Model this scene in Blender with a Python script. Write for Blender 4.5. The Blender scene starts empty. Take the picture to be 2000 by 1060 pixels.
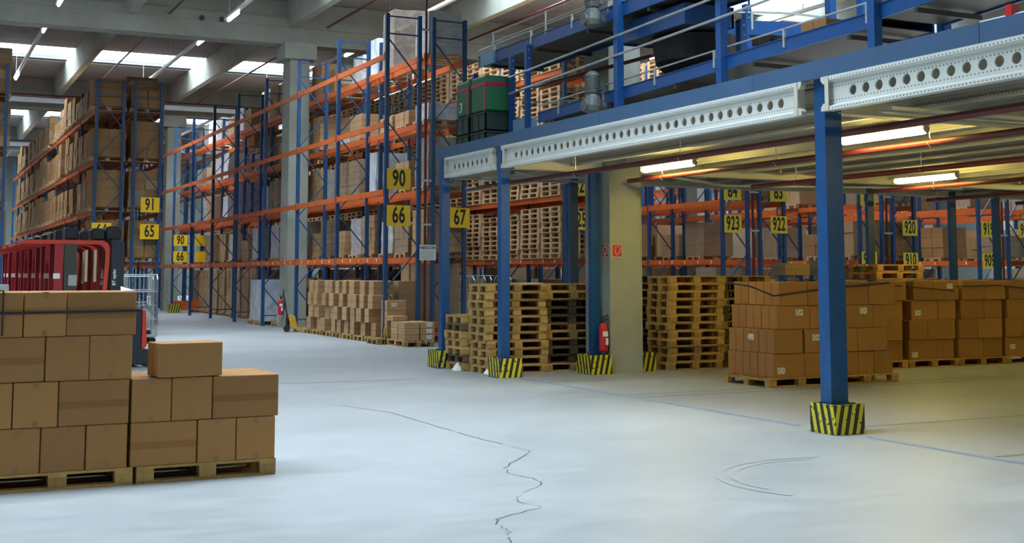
import bpy, bmesh, math, random
from mathutils import Vector, Matrix, noise
R = random.Random(7)
SC = bpy.context.scene
COL = SC.collection
PI = math.pi
# ------------------------------------------------------------------ camera, world, exposure
YAW, PITCH, FPX, PPY, HCAM = math.radians(26.13), math.radians(5.273), 2415.0, 311.7, 1.77
cam_d = bpy.data.cameras.new('camera')
cam = bpy.data.objects.new('camera', cam_d)
COL.objects.link(cam)
cam.location = (0, 0, HCAM)
cam.rotation_euler = (PI/2 + PITCH, 0, -YAW)
cam_d.sensor_width = 36
cam_d.lens = FPX/2000*36
cam_d.shift_y = (PPY-530)/2000
cam_d.clip_end = 400
SC.camera = cam
SC.view_settings.view_transform = 'Standard'
SC.view_settings.look = 'None'
SC.view_settings.gamma = 1
SC.view_settings.exposure = 0.12
SC.view_settings.use_curve_mapping = False
SC.cycles.max_bounces = 7
SC.cycles.diffuse_bounces = 3
SC.cycles.sample_clamp_indirect = 6
W = bpy.data.worlds.new('world'); SC.world = W
W.use_nodes = True
W.node_tree.nodes['Background'].inputs[0].default_value = (0.7, 0.82, 1, 1)
W.node_tree.nodes['Background'].inputs[1].default_value = 0.6
SKY_EMIT = 5.5
DAY_W = 6300.0            # watts of daylight entering through each roof strip
DAY_SPREAD = math.radians(130)
SKY_COL = (0.76, 0.89, 1.0)
LAMP_EMIT = 60.0
LAMP_COL = (1.0, 0.79, 0.22)

GIRD = [-22.9, -1.6, 19.7, 40.6, 61.9, 83.2]           # transverse girders
SKY = [(g+12.1, g+15.7) for g in GIRD[:-1]] + [(95.3, 98.9)]
for a, b in SKY:                                        # daylight falling through the roof strips
    ld = bpy.data.lights.new('roof_daylight', 'AREA'); ld.shape = 'RECTANGLE'; ld.size = 74; ld.size_y = b-a-.1
    ld.energy = DAY_W; ld.color = SKY_COL; ld.spread = DAY_SPREAD
    lo = bpy.data.objects.new('roof_daylight', ld); COL.objects.link(lo); lo.location = (24, (a+b)/2, 11.15)

# ------------------------------------------------------------------ materials
MATS = {}
def mat(name, col, rough=.6, metal=0, nscale=0, namt=.25, bump=0, col2=None, tint=0, stretch=None, spec=.5, emit=None, fine=0):
    if name in MATS: return MATS[name]
    m = bpy.data.materials.new(name); m.use_nodes = True
    nt = m.node_tree; N = nt.nodes; L = nt.links
    b = N['Principled BSDF']
    b.inputs['Roughness'].default_value = rough
    b.inputs['Metallic'].default_value = metal
    b.inputs['Specular IOR Level'].default_value = spec
    b.inputs['Base Color'].default_value = (*col, 1)
    out = None
    if nscale:
        tc = N.new('ShaderNodeTexCoord'); mp = N.new('ShaderNodeMapping')
        L.new(tc.outputs['Object'], mp.inputs[0])
        if stretch: mp.inputs['Scale'].default_value = stretch
        nz = N.new('ShaderNodeTexNoise'); nz.inputs['Scale'].default_value = nscale; nz.inputs['Detail'].default_value = 6
        nz.inputs['Roughness'].default_value = .65
        L.new(mp.outputs[0], nz.inputs['Vector'])
        cr = N.new('ShaderNodeValToRGB')
        cr.color_ramp.elements[0].position = .3; cr.color_ramp.elements[1].position = .7
        c2 = col2 or tuple(c*(1-namt) for c in col)
        cr.color_ramp.elements[0].color = (*c2, 1); cr.color_ramp.elements[1].color = (*col, 1)
        L.new(nz.outputs['Fac'], cr.inputs[0]); out = cr.outputs[0]
        if bump:
            bp = N.new('ShaderNodeBump'); bp.inputs['Strength'].default_value = bump; bp.inputs['Distance'].default_value = .02
            L.new(nz.outputs['Fac'], bp.inputs['Height']); L.new(bp.outputs[0], b.inputs['Normal'])
    if tint:
        oi = N.new('ShaderNodeObjectInfo'); hs = N.new('ShaderNodeHueSaturation')
        mr = N.new('ShaderNodeMapRange'); mr.inputs[3].default_value = 1-tint; mr.inputs[4].default_value = 1+tint
        L.new(oi.outputs['Random'], mr.inputs[0]); L.new(mr.outputs[0], hs.inputs['Value'])
        if out: L.new(out, hs.inputs['Color'])
        else: hs.inputs['Color'].default_value = (*col, 1)
        out = hs.outputs[0]
    if out: L.new(out, b.inputs['Base Color'])
    if emit:
        b.inputs['Emission Color'].default_value = (*col, 1); b.inputs['Emission Strength'].default_value = emit
    MATS[name] = m
    return m

def mnode(m): return m.node_tree.nodes, m.node_tree.links, m.node_tree.nodes['Principled BSDF']

M_blue = mat('blue_paint', (.009, .085, .26), .38, 0, 3, .3)
M_bluerack = mat('rack_blue_paint', (.012, .068, .19), .42, 0, 3, .3)
M_fascia = mat('fascia_blue_paint', (.05, .115, .225), .5, 0, 2, .15)
M_orange = mat('orange_paint', (.64, .125, .022), .5, 0, 3, .25)
M_galv = mat('galvanised_steel', (.52, .56, .56), .4, .6, 6, .2)
M_wood = mat('pallet_wood', (.50, .31, .10), .8, 0, 14, .35, .2, None, .28, (1, 1, 1))
M_woodw = mat('rack_pallet_wood', (.62, .40, .21), .8, 0, 10, .3, 0, None, .2)
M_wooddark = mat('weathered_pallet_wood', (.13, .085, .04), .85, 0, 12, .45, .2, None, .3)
M_conc = mat('concrete', (.37, .39, .345), .8, 0, .9, .25, .05, (.27, .285, .235))
M_deckroof = mat('roof_sheet', (.30, .295, .285), .6, 0, .6, .12)
M_black = mat('black_plastic', (.012, .014, .018), .4)
M_mast = mat('charcoal_steel', (.02, .028, .04), .4, 0, 4, .2)
M_rubber = mat('rubber', (.02, .02, .02), .8)
M_red = mat('truck_red_paint', (.62, .055, .03), .35, 0, 2, .2)
M_exred = mat('extinguisher_red', (.55, .02, .03), .3, 0, 3, .1)
M_pipe = mat('dark_red_pipe_paint', (.12, .02, .02), .4, 0, 3, .2)
M_yel = mat('sign_yellow', (.95, .58, .01), .5)
M_yellime = mat('sign_bright_yellow', (.87, .62, .03), .5)
M_ink = mat('black_ink', (.012, .012, .012), .6)
M_white = mat('white_paper', (.75, .76, .74), .6)
M_wrap = mat('shrink_wrap', (.60, .61, .63), .15, 0, 2.6, .35, 1.0, (.42, .38, .35), .10, (1, 1, 3))
M_wrapw = mat('white_shrink_wrap', (.74, .78, .84), .15, 0, 3, .3, 1.0, (.52, .56, .62), 0, (2.5, 2.5, .6))
M_strap = mat('black_strap', (.012, .011, .014), .5)
M_beige = mat('beige_steel', (.62, .60, .50), .5, 0, 2, .08)
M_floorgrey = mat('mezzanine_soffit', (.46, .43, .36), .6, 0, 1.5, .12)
M_handyel = mat('pallet_jack_yellow', (.62, .33, .02), .5, 0, 5, .3)
M_green = mat('green_plastic', (.012, .13, .055), .5, 0, 3, .2)
M_dgreen = mat('dark_green_crate', (.01, .035, .025), .5, 0, 3, .2)
M_motor = mat('grey_motor_casting', (.13, .15, .15), .5, .2, 6, .3)
M_belt = mat('black_belt', (.016, .014, .014), .6, 0, 1.5, .3)
M_bluepack = mat('blue_film_packs', (.10, .13, .24), .3, 0, 12, .5, .2)
M_skin = mat('grey_board', (.33, .35, .35), .6, 0, 5, .15)
M_linepaint = mat('blue_floor_paint', (.10, .20, .42), .7, 0, 14, .3, 0, (.28, .34, .42))
M_lineolive = mat('worn_floor_line', (.22, .25, .25), .7, 0, 14, .3)
M_crack = mat('floor_crack', (.06, .06, .06), .9)

def cardboard(name, col, band, dark=.75):
    m = mat(name, col, .75, 0, 2.2, .13, 0, None, .12)
    N, L, b = mnode(m)
    base = b.inputs['Base Color'].links[0].from_socket
    tc = N.new('ShaderNodeTexCoord')
    sp = N.new('ShaderNodeSeparateXYZ'); L.new(tc.outputs['Generated'], sp.inputs[0])
    # brown packing tape over the middle seam of the box and corrugation lines
    def band_mask(sock, c, w):
        s = N.new('ShaderNodeMath'); s.operation = 'SUBTRACT'; L.new(sock, s.inputs[0]); s.inputs[1].default_value = c
        a = N.new('ShaderNodeMath'); a.operation = 'ABSOLUTE'; L.new(s.outputs[0], a.inputs[0])
        l = N.new('ShaderNodeMath'); l.operation = 'LESS_THAN'; L.new(a.outputs[0], l.inputs[0]); l.inputs[1].default_value = w
        return l.outputs[0]
    k = band_mask(sp.outputs[2 if band == 'side' else 1], .47 if band == 'side' else .5, .085 if band == 'side' else .06)
    mx = N.new('ShaderNodeMixRGB'); mx.blend_type = 'MULTIPLY'
    mm = N.new('ShaderNodeMath'); mm.operation = 'MULTIPLY'; mm.inputs[1].default_value = .8; L.new(k, mm.inputs[0])
    L.new(mm.outputs[0], mx.inputs[0]); L.new(base, mx.inputs[1]); mx.inputs[2].default_value = (dark, dark*.9, dark*.8, 1)
    # pale scuffs
    nz = N.new('ShaderNodeTexNoise'); nz.inputs['Scale'].default_value = 9; nz.inputs['Detail'].default_value = 9; nz.inputs['Roughness'].default_value = .8
    L.new(tc.outputs['Object'], nz.inputs['Vector'])
    mr = N.new('ShaderNodeMapRange'); mr.inputs[1].default_value = .66; mr.inputs[2].default_value = .74; L.new(nz.outputs['Fac'], mr.inputs[0])
    mx2 = N.new('ShaderNodeMixRGB'); mx2.inputs[2].default_value = (.55, .42, .27, 1)
    m3 = N.new('ShaderNodeMath'); m3.operation = 'MULTIPLY'; m3.inputs[1].default_value = .5; L.new(mr.outputs[0], m3.inputs[0])
    L.new(m3.outputs[0], mx2.inputs[0]); L.new(mx.outputs[0], mx2.inputs[1])
    L.new(mx2.outputs[0], b.inputs['Base Color'])
    return m
M_cb = cardboard('cardboard', (.34, .17, .05), 'side')
M_cbt = cardboard('cardboard_top_taped', (.36, .18, .054), 'top')
M_cbp = cardboard('pale_cardboard', (.46, .28, .135), 'side', .85)
M_cbg = cardboard('greyish_cardboard', (.33, .235, .145), 'side', .9)
M_tape = mat('brown_tape', (.26, .135, .05), .35)

def hazard():
    m = mat('hazard_stripes', (.62, .55, .02), .5)
    N, L, b = mnode(m)
    tc = N.new('ShaderNodeTexCoord'); sp = N.new('ShaderNodeSeparateXYZ'); L.new(tc.outputs['Object'], sp.inputs[0])
    a = N.new('ShaderNodeMath'); a.operation = 'ADD'; L.new(sp.outputs[0], a.inputs[0]); L.new(sp.outputs[1], a.inputs[1])
    s = N.new('ShaderNodeMath'); s.operation = 'MULTIPLY'; s.inputs[1].default_value = -.22; L.new(sp.outputs[2], s.inputs[0])
    a2 = N.new('ShaderNodeMath'); L.new(a.outputs[0], a2.inputs[0]); L.new(s.outputs[0], a2.inputs[1])
    mu = N.new('ShaderNodeMath'); mu.operation = 'MULTIPLY'; mu.inputs[1].default_value = 9.2; L.new(a2.outputs[0], mu.inputs[0])
    ad = N.new('ShaderNodeMath'); ad.inputs[1].default_value = 100.2; L.new(mu.outputs[0], ad.inputs[0])
    fr = N.new('ShaderNodeMath'); fr.operation = 'FRACT'; L.new(ad.outputs[0], fr.inputs[0])
    lt = N.new('ShaderNodeMath'); lt.operation = 'LESS_THAN'; lt.inputs[1].default_value = .5; L.new(fr.outputs[0], lt.inputs[0])
    nz = N.new('ShaderNodeTexNoise'); nz.inputs['Scale'].default_value = 20; L.new(tc.outputs['Object'], nz.inputs['Vector'])
    g = N.new('ShaderNodeMath'); g.operation = 'LESS_THAN'; g.inputs[1].default_value = .64; L.new(nz.outputs['Fac'], g.inputs[0])
    mm = N.new('ShaderNodeMath'); mm.operation = 'MULTIPLY'; L.new(lt.outputs[0], mm.inputs[0]); L.new(g.outputs[0], mm.inputs[1])
    mx = N.new('ShaderNodeMixRGB'); mx.inputs[1].default_value = (.02, .022, .02, 1); mx.inputs[2].default_value = (.60, .54, .02, 1)
    L.new(mm.outputs[0], mx.inputs[0]); L.new(mx.outputs[0], b.inputs['Base Color'])
    return m
M_haz = hazard()

def perforated():
    """cream sheet steel with rows of small punched holes (dark) along Y; z measured from the beam's own origin"""
    m = mat('perforated_cream_steel', (.70, .73, .70), .5)
    N, L, b = mnode(m)
    tc = N.new('ShaderNodeTexCoord'); sp = N.new('ShaderNodeSeparateXYZ'); L.new(tc.outputs['Object'], sp.inputs[0])
    def math_(op, a, bb=None):
        n = N.new('ShaderNodeMath'); n.operation = op
        for i, v in enumerate((a, bb)):
            if v is None: continue
            if isinstance(v, (int, float)): n.inputs[i].default_value = v
            else: L.new(v, n.inputs[i])
        return n.outputs[0]
    y = math_('SUBTRACT', math_('FRACT', math_('ADD', math_('MULTIPLY', sp.outputs[1], 20.), 1000)), .5)
    y2 = math_('POWER', math_('MULTIPLY', y, .05), 2)
    tot = None
    for zr in (.022, .115, .265, .358):
        z2 = math_('POWER', math_('SUBTRACT', sp.outputs[2], zr), 2)
        k = math_('LESS_THAN', math_('ADD', y2, z2), .0075**2)
        tot = k if tot is None else math_('ADD', tot, k)
    nz = N.new('ShaderNodeTexNoise'); nz.inputs['Scale'].default_value = 3; L.new(tc.outputs['Object'], nz.inputs['Vector'])
    mx0 = N.new('ShaderNodeMixRGB'); mx0.inputs[1].default_value = (.70, .73, .70, 1); mx0.inputs[2].default_value = (.60, .63, .58, 1); L.new(nz.outputs['Fac'], mx0.inputs[0])
    mx = N.new('ShaderNodeMixRGB'); L.new(tot, mx.inputs[0]); L.new(mx0.outputs[0], mx.inputs[1]); mx.inputs[2].default_value = (.03, .03, .04, 1)
    L.new(mx.outputs[0], b.inputs['Base Color'])
    return m
M_perf = perforated()

def floor_material():
    m = mat('floor_screed', (.43, .47, .48), .5)
    N, L, b = mnode(m)
    tc = N.new('ShaderNodeTexCoord')
    def nz(s, d, st=None):
        n = N.new('ShaderNodeTexNoise'); n.inputs['Scale'].default_value = s; n.inputs['Detail'].default_value = d; n.inputs['Roughness'].default_value = .6
        if st:
            mp = N.new('ShaderNodeMapping'); mp.inputs['Scale'].default_value = st; mp.inputs['Rotation'].default_value = (0, 0, .5); L.new(tc.outputs['Object'], mp.inputs[0]); L.new(mp.outputs[0], n.inputs['Vector'])
        else: L.new(tc.outputs['Object'], n.inputs['Vector'])
        return n.outputs['Fac']
    a = nz(.35, 6); c = nz(1.6, 8, (1, 3.5, 1)); d = nz(40, 4)
    cr = N.new('ShaderNodeValToRGB'); cr.color_ramp.elements[0].position = .3; cr.color_ramp.elements[1].position = .72
    cr.color_ramp.elements[0].color = (.265, .29, .302, 1); cr.color_ramp.elements[1].color = (.365, .392, .405, 1)
    L.new(a, cr.inputs[0])
    def mul(s, f, lo, hi):
        mr = N.new('ShaderNodeMapRange'); mr.inputs[1].default_value = .35; mr.inputs[2].default_value = .65; mr.inputs[3].default_value = lo; mr.inputs[4].default_value = hi
        L.new(f, mr.inputs[0])
        x = N.new('ShaderNodeMixRGB'); x.blend_type = 'MULTIPLY'; x.inputs[0].default_value = 1; L.new(s, x.inputs[1]); L.new(mr.outputs[0], x.inputs[2])
        return x.outputs[0]
    o = mul(cr.outputs[0], c, .90, 1.04); o = mul(o, d, .96, 1.03)
    L.new(o, b.inputs['Base Color'])
    mr = N.new('ShaderNodeMapRange'); mr.inputs[3].default_value = .32; mr.inputs[4].default_value = .6; L.new(c, mr.inputs[0]); L.new(mr.outputs[0], b.inputs['Roughness'])
    return m
M_floor = floor_material()
def emitter(name, col, s):
    m = bpy.data.materials.new(name); m.use_nodes = True; N = m.node_tree.nodes; N.remove(N['Principled BSDF'])
    e = N.new('ShaderNodeEmission'); e.inputs[0].default_value = (*col, 1); e.inputs[1].default_value = s
    m.node_tree.links.new(e.outputs[0], N['Material Output'].inputs[0]); return m
M_sky = emitter('skylight_daylight', SKY_COL, SKY_EMIT)
M_tube = emitter('fluorescent_tube', LAMP_COL, LAMP_EMIT)
M_tubew = emitter('ceiling_lamp_glow', (.9, .95, 1), 8)

# ------------------------------------------------------------------ mesh helpers
class MB:
    def __init__(s): s.v = []; s.f = []; s.m = []
    def add(s, vs, fs, mi=0):
        o = len(s.v); s.v += [tuple(v) for v in vs]; s.f += [tuple(i+o for i in f) for f in fs]; s.m += [mi]*len(fs); return s
    def box(s, x0, y0, z0, x1, y1, z1, mi=0):
        return s.add([(x0,y0,z0),(x1,y0,z0),(x1,y1,z0),(x0,y1,z0),(x0,y0,z1),(x1,y0,z1),(x1,y1,z1),(x0,y1,z1)],
                     [(0,3,2,1),(4,5,6,7),(0,1,5,4),(1,2,6,5),(2,3,7,6),(3,0,4,7)], mi)
    def rbox(s, cx, cy, z0, w, d, h, rz=0, mi=0):
        c, n = math.cos(rz), math.sin(rz); vs = []
        for z in (z0, z0+h):
            for a, b in ((-1,-1),(1,-1),(1,1),(-1,1)):
                x, y = a*w/2, b*d/2; vs.append((cx+x*c-y*n, cy+x*n+y*c, z))
        return s.add(vs, [(0,3,2,1),(4,5,6,7),(0,1,5,4),(1,2,6,5),(2,3,7,6),(3,0,4,7)], mi)
    def bar(s, p, q, w, h=None, mi=0):
        p, q = Vector(p), Vector(q); h = h or w; d = (q-p).normalized()
        u = Vector((0,0,1)) if abs(d.z) < .9 else Vector((1,0,0))
        a = d.cross(u).normalized(); b = a.cross(d).normalized(); vs = []
        for e in (p, q):
            for i, j in ((-1,-1),(1,-1),(1,1),(-1,1)): vs.append(e + a*(i*w/2) + b*(j*h/2))
        return s.add(vs, [(0,3,2,1),(4,5,6,7),(0,1,5,4),(1,2,6,5),(2,3,7,6),(3,0,4,7)], mi)
    def tube(s, pts, r, n=8, mi=0, cap=True):
        pts = [Vector(p) for p in pts]; rings = []; prev = None
        for i, p in enumerate(pts):
            d = ((pts[min(i+1, len(pts)-1)] - pts[max(i-1, 0)])).normalized()
            if prev is None:
                u = Vector((0,0,1)) if abs(d.z) < .9 else Vector((1,0,0)); a = d.cross(u).normalized()
            else: a = (prev - d*prev.dot(d)).normalized()
            prev = a; b = d.cross(a); rr = r[i] if isinstance(r, (list, tuple)) else r
            rings.append([p + a*(rr*math.cos(2*PI*k/n)) + b*(rr*math.sin(2*PI*k/n)) for k in range(n)])
        vs = [v for g in rings for v in g]; fs = []
        for i in range(len(rings)-1):
            for k in range(n): fs.append((i*n+k, i*n+(k+1) % n, (i+1)*n+(k+1) % n, (i+1)*n+k))
        if cap: fs.append(tuple(range(n-1, -1, -1))); fs.append(tuple((len(rings)-1)*n+k for k in range(n)))
        return s.add(vs, fs, mi)
    def lathe(s, c, prof, n=16, mi=0):
        c = Vector(c); vs = []; fs = []
        for r, z in prof:
            for k in range(n): vs.append(c + Vector((r*math.cos(2*PI*k/n), r*math.sin(2*PI*k/n), z)))
        for i in range(len(prof)-1):
            for k in range(n): fs.append((i*n+k, i*n+(k+1) % n, (i+1)*n+(k+1) % n, (i+1)*n+k))
        fs.append(tuple(range(n-1, -1, -1))); fs.append(tuple((len(prof)-1)*n+k for k in range(n)))
        return s.add(vs, fs, mi)
    def prism(s, poly, axis, a, b, mi=0):
        """extrude a 2-D polygon along axis ('x','y','z') from a to b"""
        def P(u, v, w): return {'x': (w,u,v), 'y': (u,w,v), 'z': (u,v,w)}[axis]
        n = len(poly); vs = [P(u, v, a) for u, v in poly] + [P(u, v, b) for u, v in poly]
        fs = [tuple(range(n-1, -1, -1)), tuple(range(n, 2*n))] + [(i, (i+1) % n, n+(i+1) % n, n+i) for i in range(n)]
        return s.add(vs, fs, mi)
    def mesh(s, name, mats, org=(0,0,0), bevel=0, smooth=False):
        me = bpy.data.meshes.new(name)
        ox, oy, oz = org
        me.from_pydata([(x-ox, y-oy, z-oz) for x, y, z in s.v], [], s.f)
        for m in (mats if isinstance(mats, (list, tuple)) else [mats]): me.materials.append(m)
        if any(s.m):
            for p, i in zip(me.polygons, s.m): p.material_index = i
        bm = bmesh.new(); bm.from_mesh(me)
        bmesh.ops.recalc_face_normals(bm, faces=bm.faces)
        if bevel: bmesh.ops.bevel(bm, geom=bm.edges[:], offset=bevel, segments=1, affect='EDGES')
        bm.to_mesh(me); bm.free()
        if smooth:
            for p in me.polygons: p.use_smooth = True
        return me
    def build(s, name, mats, parent=None, org=None, **k):
        """vertices are in world space; org defaults to the parent's location"""
        if org is None: org = tuple(parent.location) if parent else (0,0,0)
        return link(name, s.mesh(name, mats, org, **k), parent, None if parent else org)

def link(name, me, parent=None, loc=None):
    o = bpy.data.objects.new(name, me); COL.objects.link(o)
    if parent: o.parent = parent
    if loc is not None: o.location = loc
    return o
def sub(o_parent, part, name, mb, mats, org, **k):
    """a sub-part: child of a part whose own origin sits at org (world)"""
    return link(name, mb.mesh(name, mats, org, **k), part)
def tag(o, label=None, cat=None, group=None, kind=None):
    if label: o['label'] = label
    if cat: o['category'] = cat
    if group: o['group'] = group
    if kind: o['kind'] = kind
    return o
def thing(name, loc, label, cat, group=None, rz=0):
    o = bpy.data.objects.new(name, None); COL.objects.link(o); o.location = loc; o.rotation_euler = (0,0,rz)
    o.empty_display_size = .1
    return tag(o, label, cat, group)
def dup(o, loc, rz=0, label=None, group=None):
    c = o.copy(); COL.objects.link(c); c.location = loc; c.rotation_euler = (0,0,rz)
    if label: c['label'] = label
    if group: c['group'] = group
    for ch in list(o.children):
        d = ch.copy(); COL.objects.link(d); d.parent = c
        for g in list(ch.children):
            e = g.copy(); COL.objects.link(e); e.parent = d
    return c
def struct(name, mb, mats, **k):
    o = mb.build(name, mats, **k); o['kind'] = 'structure'; return o
ORD = ['zeroth','first','second','third','fourth','fifth','sixth','seventh','eighth','ninth','tenth','eleventh','twelfth','thirteenth','fourteenth','fifteenth',
 'sixteenth','seventeenth','eighteenth','nineteenth','twentieth','twenty-first','twenty-second','twenty-third','twenty-fourth','twenty-fifth','twenty-sixth','twenty-seventh','twenty-eighth','twenty-ninth','thirtieth'] + ['%dth' % i for i in range(31, 90)]
cs, sn = math.cos(YAW), math.sin(YAW)
def px(x, y, z):
    v = Vector((x, y, z-HCAM)); F = Vector((sn*math.cos(PITCH), cs*math.cos(PITCH), math.sin(PITCH))); Rr = Vector((cs, -sn, 0)); U = Rr.cross(F)
    a = v.dot(F)
    return (1000+FPX*v.dot(Rr)/a, PPY-FPX*v.dot(U)/a, a) if a > .1 else (-9999, -9999, 1)
def in_view(x, y, z, m=60):
    a = px(x, y, z); return -m < a[0] < 2000+m and -m < a[1] < 1060+m

# ------------------------------------------------------------------ hall shell
XL, XR, YF, YB, ZR = -14.0, 62.0, -26.0, 104.0, 10.95
struct('floor', MB().box(XL, YF, -.2, XR, YB, 0), M_floor)
for nm, b in (('wall_left', (XL-.3, YF, 0, XL, YB, 13)), ('wall_right', (XR, YF, 0, XR+.3, YB, 13)), ('wall_front', (XL, YF-.3, 0, XR, YF, 13)), ('wall_back', (XL, YB, 0, XR, YB+.3, 13))):
    struct(nm, MB().box(*b), mat('wall_panel', (.14, .16, .14), .7, 0, .5, .15))
PURL = [0.9+5.3*i-10.6 for i in range(14)]
COLRECT = []             # lengthwise roof beams
# roof deck: trapezoidal sheet with ribs along X, leaving the skylight strips open
rb = MB()
segs = []; y = YF
for a, b in SKY: segs.append((y, a)); y = b
segs.append((y, YB))
for a, b in segs:
    n = max(1, int((b-a)/.3)); st = (b-a)/n; pts = []
    for i in range(n):
        yy = a+i*st
        pts += [(yy, ZR), (yy+st*.45, ZR), (yy+st*.55, ZR+.06), (yy+st*.9, ZR+.06)]
    pts.append((b, ZR))
    vs = []; fs = []
    for (u, v) in pts: vs += [(XL, u, v), (XR, u, v)]
    for i in range(len(pts)-1): fs.append((2*i, 2*i+1, 2*i+3, 2*i+2))
    rb.add(vs, fs)
    rb.box(XL, a, ZR+.1, XR, b, ZR+.35)
struct('ceiling', rb, M_deckroof)
for i, (a, b) in enumerate(SKY):
    mb = MB().box(XL, a, ZR+.25, XR, b, ZR+.3)
    struct('window_%d' % (i+1), mb, M_sky)
# girders (with sloped seat at columns), lengthwise beams
for i, g in enumerate(GIRD):
    mb = MB().box(XL, g-.35, 9.48, XR, g+.35, ZR-.02)
    mb.box(XL, g-.40, 10.05, XR, g+.40, 10.35)
    struct('concrete_beam', mb, M_conc)
for x in PURL:
    for a, b in zip([YF]+GIRD, GIRD+[YB]):
        if a == YF and b == GIRD[0]: continue
        mb = MB().prism([(x-.13, 10.05), (x+.13, 10.05), (x+.22, ZR-.01), (x-.22, ZR-.01)], 'y', a+.35, min(b-.35, YB))
        struct('concrete_beam', mb, M_conc)
def conc_column(x0, y0, x1, y1, top=9.48, cap=True):
    COLRECT.append((x0, y0, x1, y1))
    mb = MB().box(x0, y0, 0, x1, y1, top)
    if cap: mb.box(x0-.22, y0-.12, 8.95, x1+.22, y1+.12, 9.5)
    for xx in (x0, x1):                                   # chamfer strips
        mb.box(xx-.012, y0-.012, 0, xx+.012, y0+.012, top)
    return struct('concrete_column', mb, M_conc)
for gx in range(-1, 4):
    for gi, g in enumerate(GIRD[1:], 1):
        xx = 11.4 + 16.4*gx if gx else 11.4
        if gi < 2 and gx <= 0: continue
        if abs(xx-11.4) < .1:
            conc_column(11.38, {19.7:19.2, 40.6:40.05, 61.9:61.5}.get(g, g-.4), 12.03, {19.7:20.1, 40.6:40.95, 61.9:62.4}.get(g, g+.4))
        else: conc_column(xx, g-.4, xx+.7, g+.4)
for i, (x, y, z, m) in enumerate(((8.43, 40.2, 10.09, M_black), (9.08, 40.2, 10.10, M_black))):
    o = MB().tube([(x, y-.06, z), (x, y, z)], .085, 20).build('concrete_beam_hole', m); o['kind'] = 'structure'
# ceiling sprinkler pipes and lamp trunking
for k, x in enumerate((-1.5, 3.9, 9.05, 14.5, 19.9, 25.0)):
    for (a, b) in ((21, 39.5), (42, 55.4), (63, 81.5)):
        t = thing('ceiling_light_trunking', (x, a, 9.95), 'pale lamp trunking under the roof, %s bay away, %s line from the left' % (ORD[[21,42,63].index(a)+1], ORD[k+1]), 'light fitting', 'lamp trunking under the roof')
        MB().box(x-.06, a, 9.93, x+.06, b, 10.02).build('rail', mat('glow_white_rail', (.85, .88, .9), .4), t)  # near-white colour stands in for the glow of lit tubes along the rail
        for yy in (a+.5, (a+b)/2, b-.5): MB().bar((x, yy, 9.99), (x, yy, ZR), .015).build('hanger', M_galv, t)
        MB().tube([(x, a+.4, 9.86), (x, a+1.7, 9.86)], .05, 8).build('lamp_tube', M_tubew, t)
        MB().tube([(x, b-1.7, 9.86), (x, b-.4, 9.86)], .05, 8).build('lamp_tube', M_tubew, t)
for k, x in enumerate((1.2+.7, 6.9, 12.2, 17.5)):
    for j, (a, b) in enumerate(((21, 40.2), (41, 61.5), (62.3, 83))):
        mb = MB().tube([(x+.5, a, 10.15), (x+.5, b, 10.15)], .035, 6)
        tag(mb.build('sprinkler_pipe', M_pipe, org=(x, a, 10.15)), 'thin dark red sprinkler pipe below the roof sheets, %s bay, %s run' % (ORD[j+1], ORD[k+1]), 'pipe', 'roof sprinkler pipes')
# cross trunking pale band seen on the far girder
for j, (y, z) in enumerate(((60.9, 9.8), (82.3, 9.8))):
    tag(MB().box(-12, y-.1, z-.1, 30, y+.1, z+.12).build('cable_duct', mat('pale_duct', (.7, .78, .85), .4), org=(-12, y, z)), 'pale horizontal duct fixed below the %s far concrete girder' % ORD[j+1], 'duct')
    tag(MB().tube([(-12, y-.3, z+.22), (30, y-.3, z+.22)], .04, 6).build('sprinkler_pipe', M_pipe, org=(-12, y, z)), 'dark red pipe crossing in front of the %s far girder' % ORD[j+1], 'pipe')

# ------------------------------------------------------------------ floor markings
def strip(name, pts, w, m):
    mb = MB()
    for (p, q) in zip(pts, pts[1:]):
        d = Vector((q[0]-p[0], q[1]-p[1], 0)).normalized(); n = Vector((-d.y, d.x, 0))*w/2
        mb.add([(p[0]-n.x, p[1]-n.y, .003), (q[0]-n.x, q[1]-n.y, .003), (q[0]+n.x, q[1]+n.y, .003), (p[0]+n.x, p[1]+n.y, .003)], [(0,1,2,3)])
    return struct(name, mb, m)
strip('floor_marking', [(9.52, 20.2), (9.50, 11.7)], .085, M_linepaint)
strip('floor_marking', [(9.50, 10.6), (9.46, 2)], .085, M_linepaint)
for y, x1 in ((18.15, 12.1), (15.75, 18), (15.35, 18), (11.3, 24), (8.9, 24)):
    strip('floor_marking', [(9.6, y), (x1, y-.03)], .05, M_lineolive)
strip('floor_marking', [(-3, 20.35), (9.0, 19.6)], .03, M_lineolive)
cr = random.Random(3)
wp = [(5.4, 16.2), (5.68, 15.13), (5.65, 13.39), (5.65, 12.4), (5.72, 11.25), (5.60, 11.1), (5.0, 10.35), (4.92, 10.1), (4.98, 9.75), (4.95, 9.5), (4.45, 9.0), (4.38, 8.8), (4.45, 8.55), (3.95, 8.3), (3.85, 8.1), (3.83, 7.85), (3.72, 7.65), (3.6, 7.2)]
pts = []
for (a, b), (c, d) in zip(wp, wp[1:]):
    for i in range(6):
        t = i/6; pts.append((a+(c-a)*t+cr.uniform(-.02, .02), b+(d-b)*t+cr.uniform(-.02, .02)))
k = 0
while k < len(pts)-4:
    L_ = cr.randint(4, 9); strip('floor_marking', pts[k:k+L_], cr.choice([.005, .008, .011]), M_crack); k += L_-1 + (1 if cr.random() < .35 else 0)
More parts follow.
